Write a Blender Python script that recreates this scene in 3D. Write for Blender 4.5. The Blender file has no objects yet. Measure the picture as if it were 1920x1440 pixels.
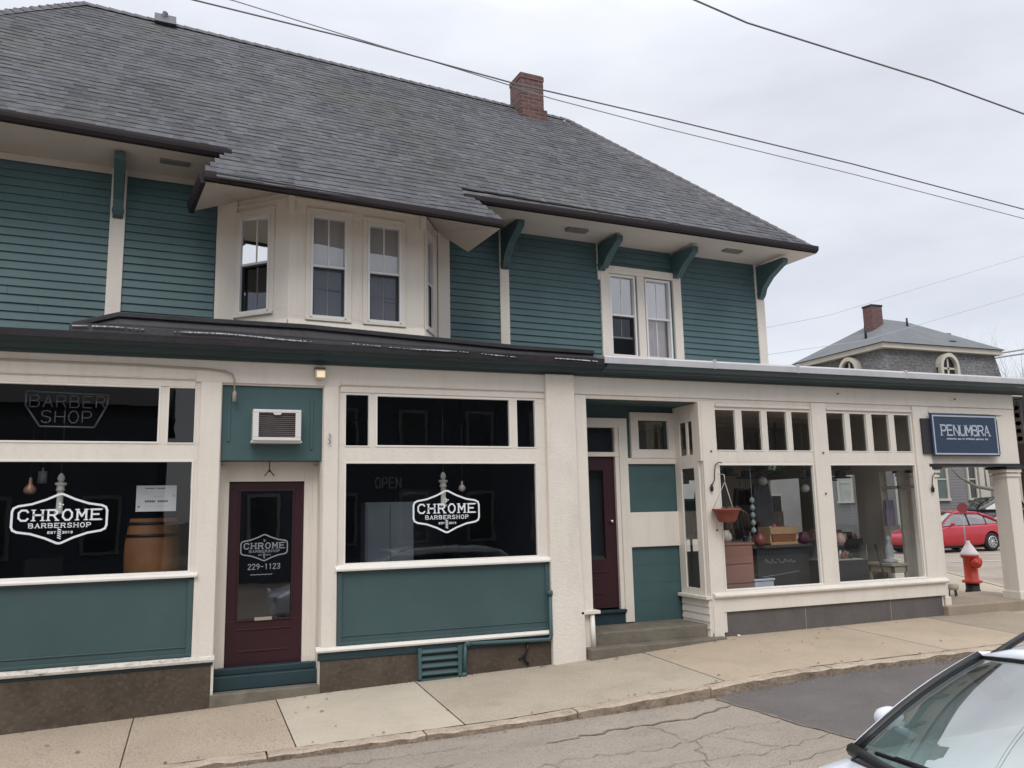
import bpy, bmesh, math, random
from mathutils import Vector, Matrix
random.seed(7)
R = math.radians
sc = bpy.context.scene
col = sc.collection
# ------------------------------------------------------------------ camera
cam = bpy.data.cameras.new('camera'); co = bpy.data.objects.new('camera', cam); col.objects.link(co)
rt = Vector((0.93217742, -0.36136681, -0.0214309)); dn = Vector((0.03582207, 0.15099286, -0.98788559)); fw = Vector((0.36022497, 0.92011694, 0.15369704))
mt = Matrix((rt, -dn, -fw)).transposed().to_4x4()
co.matrix_world = Matrix.Translation((0, -9.2, 1.9)) @ mt
cam.sensor_width = 36; cam.lens = 28.764; cam.clip_end = 2000
sc.camera = co
# ------------------------------------------------------------------ world
w = bpy.data.worlds.new('World'); sc.world = w; w.use_nodes = True
nt = w.node_tree; N = nt.nodes; L = nt.links; N.clear()
out = N.new('ShaderNodeOutputWorld'); bg = N.new('ShaderNodeBackground'); bg2 = N.new('ShaderNodeBackground'); add = N.new('ShaderNodeAddShader')
sky = N.new('ShaderNodeTexSky'); sky.sky_type = 'NISHITA'; sky.sun_disc = False; sky.sun_elevation = R(48); sky.sun_rotation = R(200)
L.new(sky.outputs[0], bg2.inputs[0]); bg2.inputs[1].default_value = 0.02
tc = N.new('ShaderNodeTexCoord'); sep = N.new('ShaderNodeSeparateXYZ'); L.new(tc.outputs['Generated'], sep.inputs[0])
rmp = N.new('ShaderNodeValToRGB'); L.new(sep.outputs[2], rmp.inputs[0])
e = rmp.color_ramp.elements
e[0].position = 0.0; e[0].color = (.745, .755, .79, 1); e[1].position = 1.0; e[1].color = (1, 1, 1, 1)
x = rmp.color_ramp.elements.new(.5); x.color = (.775, .79, .825, 1)
mp = N.new('ShaderNodeMapping'); mp.inputs['Scale'].default_value = (1.6, 1.6, 5.0); L.new(tc.outputs['Generated'], mp.inputs[0])
ns = N.new('ShaderNodeTexNoise'); ns.inputs['Scale'].default_value = 1.7; ns.inputs['Detail'].default_value = 5; ns.inputs['Roughness'].default_value = .5
L.new(mp.outputs[0], ns.inputs['Vector'])
r2 = N.new('ShaderNodeValToRGB'); L.new(ns.outputs['Fac'], r2.inputs[0])
e = r2.color_ramp.elements; e[0].position = .32; e[0].color = (.84, .85, .885, 1); e[1].position = .68; e[1].color = (1.08, 1.08, 1.08, 1)
mx = N.new('ShaderNodeMixRGB'); mx.blend_type = 'MULTIPLY'; mx.inputs[0].default_value = 1; L.new(rmp.outputs[0], mx.inputs[1]); L.new(r2.outputs[0], mx.inputs[2])
# an overcast sky is brightest overhead
mr = N.new('ShaderNodeMapRange'); mr.inputs['From Min'].default_value = .45; mr.inputs['From Max'].default_value = 1; mr.inputs['To Min'].default_value = 1.02; mr.inputs['To Max'].default_value = 2.1
L.new(sep.outputs[2], mr.inputs['Value']); L.new(mx.outputs[0], bg.inputs[0]); L.new(mr.outputs[0], bg.inputs[1])
L.new(bg.outputs[0], add.inputs[0]); L.new(bg2.outputs[0], add.inputs[1]); L.new(add.outputs[0], out.inputs[0])
# ------------------------------------------------------------------ sun (overcast: wide and weak)
sun = bpy.data.lights.new('sun', 'SUN'); so = bpy.data.objects.new('sun', sun); col.objects.link(so)
sun.energy = 1.3; sun.angle = R(28); sun.color = (1, .965, .91)
so.rotation_euler = Vector((0.30, 0.72, -0.85)).to_track_quat('-Z', 'Y').to_euler()
vs = sc.view_settings; vs.view_transform = 'Standard'; vs.look = 'None'; vs.gamma = 1; vs.exposure = 0.0; vs.use_curve_mapping = False
sc.render.engine = 'CYCLES'
sc.render.resolution_x = 1024; sc.render.resolution_y = 768

# ================================================================== materials
MATS = {}
def mat(name, c, rough=.6, var=.12, scale=3.0, bump=0.0, bscale=60, metal=0.0, stain=0.0, stainc=(.12, .10, .08), stscale=(1.2, 1.2, .35), spec=.4, speck=0.0, speckc=(.1, .08, .06), spscale=70, coat=0.0):
    if name in MATS: return MATS[name]
    m = bpy.data.materials.new(name); m.use_nodes = True; t = m.node_tree; n = t.nodes; l = t.links
    b = n['Principled BSDF']; b.inputs['Roughness'].default_value = rough; b.inputs['Metallic'].default_value = metal
    b.inputs['Specular IOR Level'].default_value = spec; b.inputs['Coat Weight'].default_value = coat; b.inputs['Coat Roughness'].default_value = .05
    tc = n.new('ShaderNodeTexCoord'); co_ = tc.outputs['Object']
    nz = n.new('ShaderNodeTexNoise'); nz.inputs['Scale'].default_value = scale; nz.inputs['Detail'].default_value = 6; l.new(co_, nz.inputs['Vector'])
    mr = n.new('ShaderNodeMapRange'); mr.inputs['From Min'].default_value = .25; mr.inputs['From Max'].default_value = .75
    mr.inputs['To Min'].default_value = 1 - var; mr.inputs['To Max'].default_value = 1 + var; l.new(nz.outputs['Fac'], mr.inputs['Value'])
    hs = n.new('ShaderNodeHueSaturation'); hs.inputs['Color'].default_value = (*c, 1); l.new(mr.outputs[0], hs.inputs['Value']); cur = hs.outputs[0]
    if stain > 0:
        mp = n.new('ShaderNodeMapping'); mp.inputs['Scale'].default_value = stscale; l.new(co_, mp.inputs[0])
        n2 = n.new('ShaderNodeTexNoise'); n2.inputs['Scale'].default_value = 5; n2.inputs['Detail'].default_value = 8; n2.inputs['Roughness'].default_value = .65; l.new(mp.outputs[0], n2.inputs['Vector'])
        r = n.new('ShaderNodeMapRange'); r.inputs['From Min'].default_value = .5; r.inputs['From Max'].default_value = .75; r.inputs['To Max'].default_value = stain; l.new(n2.outputs['Fac'], r.inputs['Value'])
        mm = n.new('ShaderNodeMixRGB'); l.new(r.outputs[0], mm.inputs[0]); l.new(cur, mm.inputs[1]); mm.inputs[2].default_value = (*stainc, 1); cur = mm.outputs[0]
    if speck > 0:
        n3 = n.new('ShaderNodeTexNoise'); n3.inputs['Scale'].default_value = spscale; n3.inputs['Detail'].default_value = 3; l.new(co_, n3.inputs['Vector'])
        r = n.new('ShaderNodeMapRange'); r.inputs['From Min'].default_value = .52; r.inputs['From Max'].default_value = .68; r.inputs['To Max'].default_value = speck; l.new(n3.outputs['Fac'], r.inputs['Value'])
        mm = n.new('ShaderNodeMixRGB'); l.new(r.outputs[0], mm.inputs[0]); l.new(cur, mm.inputs[1]); mm.inputs[2].default_value = (*speckc, 1); cur = mm.outputs[0]
    l.new(cur, b.inputs['Base Color'])
    if bump > 0:
        n4 = n.new('ShaderNodeTexNoise'); n4.inputs['Scale'].default_value = bscale; n4.inputs['Detail'].default_value = 5; l.new(co_, n4.inputs['Vector'])
        bp = n.new('ShaderNodeBump'); bp.inputs['Strength'].default_value = bump; bp.inputs['Distance'].default_value = .02; l.new(n4.outputs['Fac'], bp.inputs['Height']); l.new(bp.outputs[0], b.inputs['Normal'])
    MATS[name] = m; return m
def glass(name, tint=(.96, .97, .97), r0=.05, wav=.0, refl=1.0):
    if name in MATS: return MATS[name]
    m = bpy.data.materials.new(name); m.use_nodes = True; t = m.node_tree; n = t.nodes; l = t.links; n.clear()
    o = n.new('ShaderNodeOutputMaterial'); tr = n.new('ShaderNodeBsdfTransparent'); tr.inputs[0].default_value = (*tint, 1)
    g = n.new('ShaderNodeBsdfGlossy'); g.inputs['Roughness'].default_value = .01; g.inputs[0].default_value = (refl, refl, refl, 1)
    # Schlick reflectance, the same from both sides of the pane
    lw = n.new('ShaderNodeLayerWeight'); lw.inputs[0].default_value = .5; pw = n.new('ShaderNodeMath'); pw.operation = 'POWER'; pw.inputs[1].default_value = 5; l.new(lw.outputs['Facing'], pw.inputs[0])
    ma = n.new('ShaderNodeMath'); ma.operation = 'MULTIPLY_ADD'; ma.inputs[1].default_value = 1 - r0; ma.inputs[2].default_value = r0; l.new(pw.outputs[0], ma.inputs[0]); mx = n.new('ShaderNodeMixShader')
    if wav:
        tc = n.new('ShaderNodeTexCoord'); nz = n.new('ShaderNodeTexNoise'); nz.inputs['Scale'].default_value = 2.2; l.new(tc.outputs['Object'], nz.inputs['Vector'])
        bp = n.new('ShaderNodeBump'); bp.inputs['Strength'].default_value = wav; bp.inputs['Distance'].default_value = .02; l.new(nz.outputs['Fac'], bp.inputs['Height']); l.new(bp.outputs[0], g.inputs['Normal'])
    l.new(ma.outputs[0], mx.inputs[0]); l.new(tr.outputs[0], mx.inputs[1]); l.new(g.outputs[0], mx.inputs[2]); l.new(mx.outputs[0], o.inputs[0])
    MATS[name] = m; return m
def shingle(name, c1, c2, c3, bw=.30, rh=.135, moss=0.0):
    m = bpy.data.materials.new(name); m.use_nodes = True; t = m.node_tree; n = t.nodes; l = t.links; b = n['Principled BSDF']; b.inputs['Roughness'].default_value = .95; b.inputs['Specular IOR Level'].default_value = .15
    uv = n.new('ShaderNodeTexCoord').outputs['UV']
    br = n.new('ShaderNodeTexBrick'); l.new(uv, br.inputs['Vector'])
    br.inputs['Color1'].default_value = (*c1, 1); br.inputs['Color2'].default_value = (*c2, 1); br.inputs['Mortar'].default_value = (*c3, 1)
    br.inputs['Scale'].default_value = 1; br.inputs['Brick Width'].default_value = bw; br.inputs['Row Height'].default_value = rh; br.inputs['Mortar Size'].default_value = .007; br.inputs['Mortar Smooth'].default_value = .6; br.inputs['Bias'].default_value = 0
    # second layer of wider tabs, dimensional shingle look
    n1 = n.new('ShaderNodeTexNoise'); n1.inputs['Scale'].default_value = 1.0; n1.inputs['Detail'].default_value = 2
    mp = n.new('ShaderNodeMapping'); mp.inputs['Scale'].default_value = (5.5, 11.0, 1); l.new(uv, mp.inputs[0]); l.new(mp.outputs[0], n1.inputs['Vector'])
    r1 = n.new('ShaderNodeMapRange'); r1.inputs['From Min'].default_value = .3; r1.inputs['From Max'].default_value = .7; r1.inputs['To Min'].default_value = .66; r1.inputs['To Max'].default_value = 1.36; l.new(n1.outputs['Fac'], r1.inputs['Value'])
    n2 = n.new('ShaderNodeTexNoise'); n2.inputs['Scale'].default_value = .55; n2.inputs['Detail'].default_value = 4; l.new(uv, n2.inputs['Vector'])
    r2 = n.new('ShaderNodeMapRange'); r2.inputs['From Min'].default_value = .3; r2.inputs['From Max'].default_value = .7; r2.inputs['To Min'].default_value = .70; r2.inputs['To Max'].default_value = 1.28; l.new(n2.outputs['Fac'], r2.inputs['Value'])
    mu = n.new('ShaderNodeMath'); mu.operation = 'MULTIPLY'; l.new(r1.outputs[0], mu.inputs[0]); l.new(r2.outputs[0], mu.inputs[1])
    hs = n.new('ShaderNodeHueSaturation'); l.new(br.outputs['Color'], hs.inputs['Color']); l.new(mu.outputs[0], hs.inputs['Value']); cur = hs.outputs[0]
    if moss:
        n3 = n.new('ShaderNodeTexNoise'); n3.inputs['Scale'].default_value = .6; n3.inputs['Detail'].default_value = 5; n3.inputs['Roughness'].default_value = .7
        m3 = n.new('ShaderNodeMapping'); m3.inputs['Location'].default_value = (3.1, 9.2, 0); l.new(uv, m3.inputs[0]); l.new(m3.outputs[0], n3.inputs['Vector'])
        r3 = n.new('ShaderNodeMapRange'); r3.inputs['From Min'].default_value = .5; r3.inputs['From Max'].default_value = .72; r3.inputs['To Max'].default_value = moss; l.new(n3.outputs['Fac'], r3.inputs['Value'])
        mm = n.new('ShaderNodeMixRGB'); l.new(r3.outputs[0], mm.inputs[0]); l.new(cur, mm.inputs[1]); mm.inputs[2].default_value = (.125, .14, .09, 1); cur = mm.outputs[0]
    l.new(cur, b.inputs['Base Color'])
    # row steps: saw-tooth height along v
    sx = n.new('ShaderNodeSeparateXYZ'); l.new(uv, sx.inputs[0]); dv = n.new('ShaderNodeMath'); dv.operation = 'DIVIDE'; dv.inputs[1].default_value = rh; l.new(sx.outputs[1], dv.inputs[0])
    fr = n.new('ShaderNodeMath'); fr.operation = 'FRACT'; l.new(dv.outputs[0], fr.inputs[0])
    iv = n.new('ShaderNodeMath'); iv.operation = 'SUBTRACT'; iv.inputs[0].default_value = 1; l.new(fr.outputs[0], iv.inputs[1])
    ad = n.new('ShaderNodeMath'); ad.operation = 'MULTIPLY_ADD'; l.new(n1.outputs['Fac'], ad.inputs[0]); ad.inputs[1].default_value = .8; l.new(iv.outputs[0], ad.inputs[2])
    bp = n.new('ShaderNodeBump'); bp.inputs['Strength'].default_value = .8; bp.inputs['Distance'].default_value = .02; l.new(ad.outputs[0], bp.inputs['Height']); l.new(bp.outputs[0], b.inputs['Normal'])
    MATS[name] = m; return m
def brick(name, c1, c2, mortar, bw=.21, rh=.07):
    m = bpy.data.materials.new(name); m.use_nodes = True; t = m.node_tree; n = t.nodes; l = t.links; b = n['Principled BSDF']; b.inputs['Roughness'].default_value = .9
    uv = n.new('ShaderNodeTexCoord').outputs['UV']; br = n.new('ShaderNodeTexBrick'); l.new(uv, br.inputs['Vector'])
    br.inputs['Color1'].default_value = (*c1, 1); br.inputs['Color2'].default_value = (*c2, 1); br.inputs['Mortar'].default_value = (*mortar, 1); br.inputs['Scale'].default_value = 1
    br.inputs['Brick Width'].default_value = bw; br.inputs['Row Height'].default_value = rh; br.inputs['Mortar Size'].default_value = .008
    nz = n.new('ShaderNodeTexNoise'); nz.inputs['Scale'].default_value = 6; nz.inputs['Detail'].default_value = 5; l.new(uv, nz.inputs['Vector'])
    r = n.new('ShaderNodeMapRange'); r.inputs['To Min'].default_value = .6; r.inputs['To Max'].default_value = 1.4; l.new(nz.outputs['Fac'], r.inputs['Value'])
    hs = n.new('ShaderNodeHueSaturation'); l.new(br.outputs['Color'], hs.inputs['Color']); l.new(r.outputs[0], hs.inputs['Value']); l.new(hs.outputs[0], b.inputs['Base Color'])
    bp = n.new('ShaderNodeBump'); bp.inputs['Strength'].default_value = .5; bp.inputs['Distance'].default_value = .01; bp.invert = True; l.new(br.outputs['Fac'], bp.inputs['Height']); l.new(bp.outputs[0], b.inputs['Normal'])
    MATS[name] = m; return m

CREAM = mat('cream_paint', (.715, .66, .59), .55, .05, 1.5, .2, 22, stain=.30, stainc=(.50, .44, .36), stscale=(1.6, 1.6, .22))
WHITE = mat('white_trim', (.76, .73, .68), .5, .04, 2, .05, 30, stain=.15, stainc=(.4, .35, .3))
STUCCO = mat('cream_stucco', (.715, .66, .59), .8, .05, 2, .35, 45, stain=.25, stainc=(.36, .30, .24))
TEAL = mat('teal_paint', (.052, .100, .106), .5, .10, 1.3, .1, 20, stain=.2, stainc=(.075, .12, .125))
PANEL = mat('teal_panel_paint', (.050, .088, .092), .45, .14, .9, .12, 14, stain=.55, stainc=(.068, .10, .118), stscale=(.5, .5, .4))
DTEAL = mat('dark_teal_paint', (.017, .040, .047), .5, .15, 2, .1, 30)
CLAP = mat('teal_clapboard_paint', (.074, .130, .140), .55, .15, 1.2, .12, 30, stain=.22, stainc=(.04, .09, .095), stscale=(.8, .8, .5))
MAROON = mat('maroon_paint', (.034, .0085, .0135), .4, .12, 2, .05, 30)
FOUND = mat('brown_concrete', (.080, .062, .047), .95, .3, 1.6, .6, 22, stain=.75, stainc=(.040, .029, .022), stscale=(.8, .8, .9), speck=.22, speckc=(.17, .14, .11), spscale=26)
GRANITE = mat('grey_foundation_stone', (.115, .105, .100), .85, .16, 3, .3, 50, stain=.4, stainc=(.07, .06, .055), speck=.3, speckc=(.2, .19, .18), spscale=90)
MORTAR = mat('pale_mortar', (.27, .25, .21), .9)
STEP = mat('mossy_step_concrete', (.16, .14, .11), .9, .25, 3, .4, 40, stain=.6, stainc=(.085, .085, .055), stscale=(1, 1, 1))
MEMB = mat('black_roof_membrane', (.022, .020, .024), .55, .3, 3, .4, 12)
RESID = mat('weathered_sealant', (.32, .32, .33), .7, .3, 6, .3, 20)
ALU = mat('pale_aluminium_flashing', (.50, .49, .50), .35, .08, 2, .1, 8, metal=.35, stain=.4, stainc=(.3, .29, .28))
GUT = mat('dark_brown_gutter', (.018, .012, .015), .65, .2, 2)
SOFF = mat('soffit_paint', (.58, .53, .47), .6, .06, 1.5, stain=.2, stainc=(.4, .34, .27))
SHIN = shingle('grey_roof_shingles', (.100, .097, .107), (.138, .134, .145), (.072, .069, .077), bw=.21, rh=.115, moss=.42)
BRK = brick('red_chimney_brick', (.15, .072, .066), (.09, .048, .046), (.17, .13, .12))
GLS = glass('shop_glass', (.95, .965, .965), .055, .03)
GLU = glass('old_window_glass', (.92, .94, .94), .16, .10)
GLR = glass('coated_window_glass', (.9, .92, .92), .80, .06)
GLM = glass('storm_window_glass', (.9, .92, .92), .34, .08)
BLK = mat('black_paint', (.012, .012, .014), .4)
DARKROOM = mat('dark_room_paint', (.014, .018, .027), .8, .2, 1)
SHOPIN = mat('shop_interior_paint', (.40, .36, .31), .8, .1, 1, stain=.3, stainc=(.28, .24, .20))
GREYM = mat('grey_metal', (.25, .25, .25), .45, .1, 3, metal=.4)

# ================================================================== mesh helper
class MB:
    def __init__(s, *mats, xf=None): s.v = []; s.f = []; s.m = []; s.uv = []; s.mats = list(mats); s.xf = xf; s.sm = []
    def face(s, pts, m=0, uv=None, smooth=False):
        b = len(s.v)
        for p in pts: s.v.append(tuple(s.xf(*p)) if s.xf else tuple(p))
        s.f.append(tuple(range(b, b + len(pts)))); s.m.append(m); s.uv.append(uv); s.sm.append(smooth)
    def mesh(s, verts, faces, m=0, smooth=False):
        b = len(s.v)
        for p in verts: s.v.append(tuple(s.xf(*p)) if s.xf else tuple(p))
        for f in faces: s.f.append(tuple(b + i for i in f)); s.m.append(m); s.uv.append(None); s.sm.append(smooth)
        return s
    def box(s, x0, x1, y0, y1, z0, z1, m=0, buv=False):
        x0, x1 = sorted((x0, x1)); y0, y1 = sorted((y0, y1)); z0, z1 = sorted((z0, z1))
        vs = [(x0, y0, z0), (x1, y0, z0), (x1, y1, z0), (x0, y1, z0), (x0, y0, z1), (x1, y0, z1), (x1, y1, z1), (x0, y1, z1)]
        fs = [(0, 3, 2, 1), (4, 5, 6, 7), (0, 1, 5, 4), (1, 2, 6, 5), (2, 3, 7, 6), (3, 0, 4, 7)]
        if buv:
            for f in fs:
                ps = [vs[i] for i in f]; ax = [len({round(p[k], 6) for p in ps}) > 1 for k in range(3)]
                ks = [k for k in range(3) if ax[k]]
                s.face(ps, m, [(p[ks[0]], p[ks[1]]) for p in ps])
        else: s.mesh(vs, fs, m)
        return s
    def prism(s, prof, a, b, ax='x', m=0):
        # prof: 2d points in the plane across axis; x: (y,z)  y: (x,z)  z: (x,y)
        def P(p, t): return {'x': (t, p[0], p[1]), 'y': (p[0], t, p[1]), 'z': (p[0], p[1], t)}[ax]
        n = len(prof); vs = [P(p, a) for p in prof] + [P(p, b) for p in prof]
        area = sum(prof[i][0] * prof[(i + 1) % n][1] - prof[(i + 1) % n][0] * prof[i][1] for i in range(n))
        fs = [tuple(range(n))[::-1], tuple(range(n, 2 * n))] + [(i, (i + 1) % n, n + (i + 1) % n, n + i) for i in range(n)]
        if (area < 0) != (ax == 'y') : fs = [f[::-1] for f in fs]
        s.mesh(vs, fs, m); return s
    def tube(s, pts, r, n=8, m=0, cap=True):
        pts = [Vector(p) for p in pts]; rs = r if isinstance(r, (list, tuple)) else [r] * len(pts)
        vs = []; fs = []; up = Vector((0, 0, 1)); prev = None
        for i, p in enumerate(pts):
            d = (pts[min(i + 1, len(pts) - 1)] - pts[max(i - 1, 0)]).normalized()
            a = prev if prev is not None else (up if abs(d.z) < .9 else Vector((1, 0, 0)))
            u = (a - d * a.dot(d)).normalized(); prev = u; v_ = d.cross(u)
            for k in range(n):
                t = 2 * math.pi * k / n; vs.append(tuple(p + (u * math.cos(t) + v_ * math.sin(t)) * rs[i]))
        for i in range(len(pts) - 1):
            for k in range(n): a = i * n + k; b = i * n + (k + 1) % n; fs.append((a, b, b + n, a + n))
        if cap: fs += [tuple(range(n))[::-1], tuple(range((len(pts) - 1) * n, len(pts) * n))]
        s.mesh(vs, fs, m, True); return s
    def lathe(s, prof, c=(0, 0, 0), n=20, m=0, ax='z', cap=True):
        vs = []; fs = []
        for r, z in prof:
            for k in range(n):
                t = 2 * math.pi * k / n; a, b = r * math.cos(t), r * math.sin(t)
                p = {'z': (a, b, z), 'y': (a, z, b), 'x': (z, a, b)}[ax]; vs.append((c[0] + p[0], c[1] + p[1], c[2] + p[2]))
        for i in range(len(prof) - 1):
            for k in range(n): a = i * n + k; b = i * n + (k + 1) % n; fs.append((a, b, b + n, a + n))
        if cap: fs += [tuple(range(n))[::-1], tuple(range((len(prof) - 1) * n, len(prof) * n))]
        s.mesh(vs, fs, m, True); return s
    def wall(s, x0, x1, z0, z1, y0, y1, holes, m=0):
        xs = sorted({x0, x1, *[v for h in holes for v in (h[0], h[1]) if x0 < v < x1]}); zs = sorted({z0, z1, *[v for h in holes for v in (h[2], h[3]) if z0 < v < z1]})
        for a, b in zip(zs, zs[1:]):
            run = None
            for c, d in zip(xs, xs[1:]):
                cx, cz = (c + d) / 2, (a + b) / 2
                hole = any(h[0] < cx < h[1] and h[2] < cz < h[3] for h in holes)
                if not hole: run = (run[0], d) if run else (c, d)
                if hole and run: s.box(run[0], run[1], y0, y1, a, b, m); run = None
            if run: s.box(run[0], run[1], y0, y1, a, b, m)
        return s
    def build(s, name, parent=None, bevel=0.0, **props):
        me = bpy.data.meshes.new(name); me.from_pydata(s.v, [], s.f)
        for mm in s.mats: me.materials.append(mm)
        me.polygons.foreach_set('material_index', s.m); me.polygons.foreach_set('use_smooth', s.sm)
        if any(u is not None for u in s.uv):
            ul = me.uv_layers.new(name='UVMap')
            for p, u in zip(me.polygons, s.uv):
                if u is None: continue
                for li, q in zip(p.loop_indices, u): ul.data[li].uv = q
        me.update(); me.validate()
        o = bpy.data.objects.new(name, me); col.objects.link(o)
        if parent: o.parent = parent
        if bevel:
            b = o.modifiers.new('bevel', 'BEVEL'); b.width = bevel; b.segments = 2; b.limit_method = 'ANGLE'
        for k, v in props.items(): o[k] = v
        return o
def thing(name, label, cat, loc=(0, 0, 0), rz=0, group=None):
    o = bpy.data.objects.new(name, None); col.objects.link(o); o.location = loc; o.rotation_euler = (0, 0, rz); o['label'] = label; o['category'] = cat
    o.empty_display_size = .2
    if group: o['group'] = group
    return o
def tag(o, label, cat, group=None):
    o['label'] = label; o['category'] = cat
    if group: o['group'] = group
    return o
def struct(mb, name, kind='structure'): return mb.build(name, kind=kind)
def interp(tab, x):
    if x <= tab[0][0]: return tab[0][1]
    for (a, b), (c, d) in zip(tab, tab[1:]):
        if x <= c: return b + (d - b) * (x - a) / (c - a)
    return tab[-1][1]
# ---- lettering: stroke glyphs turned into flat strips
G = {'C': [[(1, .82), (.8, 1), (.3, 1), (0, .75), (0, .25), (.3, 0), (.8, 0), (1, .18)]], 'H': [[(0, 0), (0, 1)], [(1, 0), (1, 1)], [(0, .52), (1, .52)]],
     'R': [[(0, 0), (0, 1), (.7, 1), (.95, .85), (.95, .65), (.7, .5), (0, .5)], [(.55, .5), (1, 0)]], 'O': [[(.3, 0), (.7, 0), (1, .3), (1, .7), (.7, 1), (.3, 1), (0, .7), (0, .3), (.3, 0)]],
     'M': [[(0, 0), (0, 1), (.5, .35), (1, 1), (1, 0)]], 'E': [[(1, 0), (0, 0), (0, 1), (1, 1)], [(0, .52), (.8, .52)]],
     'B': [[(0, 0), (0, 1), (.7, 1), (.92, .87), (.92, .65), (.7, .53), (0, .53)], [(.7, .53), (1, .38), (1, .15), (.75, 0), (0, 0)]], 'A': [[(0, 0), (.5, 1), (1, 0)], [(.2, .35), (.8, .35)]],
     'S': [[(1, .85), (.75, 1), (.25, 1), (0, .8), (.1, .58), (.9, .42), (1, .2), (.75, 0), (.25, 0), (0, .15)]], 'P': [[(0, 0), (0, 1), (.7, 1), (.95, .85), (.95, .6), (.7, .45), (0, .45)]],
     'N': [[(0, 0), (0, 1), (1, 0), (1, 1)]], 'U': [[(0, 1), (0, .25), (.3, 0), (.7, 0), (1, .25), (1, 1)]], 'T': [[(0, 1), (1, 1)], [(.5, 1), (.5, 0)]],
     '1': [[(.3, .8), (.55, 1), (.55, 0)]], '2': [[(0, .8), (.25, 1), (.75, 1), (1, .75), (0, 0), (1, 0)]], '3': [[(0, .9), (.7, 1), (1, .75), (.4, .52), (1, .3), (.7, 0), (0, .1)]], '4': [[(.75, 0), (.75, 1), (0, .3), (1, .3)]],
     '9': [[(.9, .6), (.3, .5), (0, .75), (.3, 1), (.7, 1), (1, .75), (.9, .4), (.4, 0)]], '-': [[(.1, .5), (.9, .5)]], '0': [[(.3, 0), (.7, 0), (1, .3), (1, .7), (.7, 1), (.3, 1), (0, .7), (0, .3), (.3, 0)]]}
SERIF = set('HRMEBAPNUT1')
def strip(mb, pts, wd, y, m=0, closed=False):
    n = len(pts)
    for i in range(n if closed else n - 1):
        a = Vector((pts[i][0], pts[i][1])); b = Vector((pts[(i + 1) % n][0], pts[(i + 1) % n][1])); d = b - a
        if d.length < 1e-6: continue
        d.normalize(); a = a - d * wd * .35; b = b + d * wd * .35; q = Vector((-d.y, d.x)) * wd / 2
        mb.face([(a.x - q.x, y, a.y - q.y), (b.x - q.x, y, b.y - q.y), (b.x + q.x, y, b.y + q.y), (a.x + q.x, y, a.y + q.y)], m)
        y -= .00012
def text(mb, s, x0, x1, z0, z1, wd, y, m=0, serif=False, gap=.45, curve=None):
    n = len(s); cw = (x1 - x0) / (n + gap * (n - 1)); x = x0
    for ch in s:
        if ch in G:
            for st in G[ch]:
                pts = [(x + px * cw, z0 + pz * (z1 - z0)) for px, pz in st]; strip(mb, pts, wd, y, m)
                if serif and ch in SERIF:
                    for (px, pz), (gx, gz) in zip(pts, st):
                        if gz in (0, 1) and (gx in (0, 1) or (px, pz) in (pts[0], pts[-1])) and not (ch == 'A' and gz == 1):
                            s2 = wd * 1.0; zz = pz + (-wd * .1 if gz == 0 else wd * .1)
                            lo, hi = (px - s2, px + s2 * .9) if gx in (0, 1) else (px - s2, px + s2)
                            strip(mb, [(lo, zz), (hi, zz)], wd * .55, y - .0012, m)
        x += cw * (1 + gap)

# ================================================================== terrain, sidewalk, road
GW = [(-14, -.42), (-1.6, -.05), (.2, 0), (1.3, .04), (4, .11), (6.36, .245), (10.3, .27), (12.5, .29), (20, .29)]
KT = [(-14, -.45), (-8, -.2), (0, -.02), (1.2, -.008), (2.8, .012), (4.7, .105), (6.1, .175), (9, .19), (12, .205), (20, .22)]
KB = [(-14, -.48), (-8, -.24), (0, -.052), (1.2, -.056), (2.8, -.036), (4.7, .008), (6.5, .10), (9, .12), (12, .13), (30, .13), (60, .1)]
def road_z(x, y):
    d = min(max(-(y + 1.95), 0), 5.5); z = interp(KB, x) - .042 * d
    if y < -8.2: z += .02 * min(-(y + 8.2), 4)
    return z
def grid(mb, xs, ys, fz, m=0, dz=0, keep=None):
    vs = [(x, y, fz(x, y) + dz) for y in ys for x in xs]; nx = len(xs); fs = []
    for j in range(len(ys) - 1):
        for i in range(nx - 1):
            if keep and not keep((xs[i] + xs[i + 1]) / 2, (ys[j] + ys[j + 1]) / 2): continue
            a = j * nx + i; fs.append((a, a + 1, a + nx + 1, a + nx))
    mb.mesh(vs, fs, m, True)
def frange(a, b, s):
    n = max(1, int(round((b - a) / s))); return [a + (b - a) * i / n for i in range(n + 1)]
ASPH = mat('old_pale_asphalt', (.345, .295, .245), .95, .16, .8, .8, 60, stain=.55, stainc=(.20, .185, .18), stscale=(.3, .7, 1), speck=.65, speckc=(.17, .145, .13), spscale=58)
ASPD = mat('dark_asphalt_patch', (.125, .113, .110), .9, .16, 1.5, .6, 70, stain=.5, stainc=(.175, .155, .14), stscale=(.35, .9, 1), speck=.5, speckc=(.20, .175, .16), spscale=60)
TAR = mat('crack_tar', (.19, .162, .138), .9, .3, 9)
b = MB(ASPH); grid(b, frange(-30, 12, .5) + frange(12, 90, 3)[1:], frange(-40, -12, 4) + frange(-12, 0, .35)[1:] + frange(0, 80, 4)[1:], road_z); struct(b, 'road')
b = MB(mat('far_ground_earth', (.16, .15, .12), .95, .2, .05)); b.face([(-600, -600, -1.4), (900, -600, -1.4), (900, 900, -1.4), (-600, 900, -1.4)]); struct(b, 'ground')
def xl(y): return 4.93 + .02 * math.sin(y * 9) + max(0, (-y - 2.0)) * .16 + .1 * max(0, -y - 3.2)
b = MB(ASPD); ys = frange(-6.4, -1.955, .15); vs = []; fs = []; nx = 26
for y in ys:
    for i in range(nx): x = xl(y) + (15 - xl(y)) * i / (nx - 1); vs.append((x, y, road_z(x, y) + .006))
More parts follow.
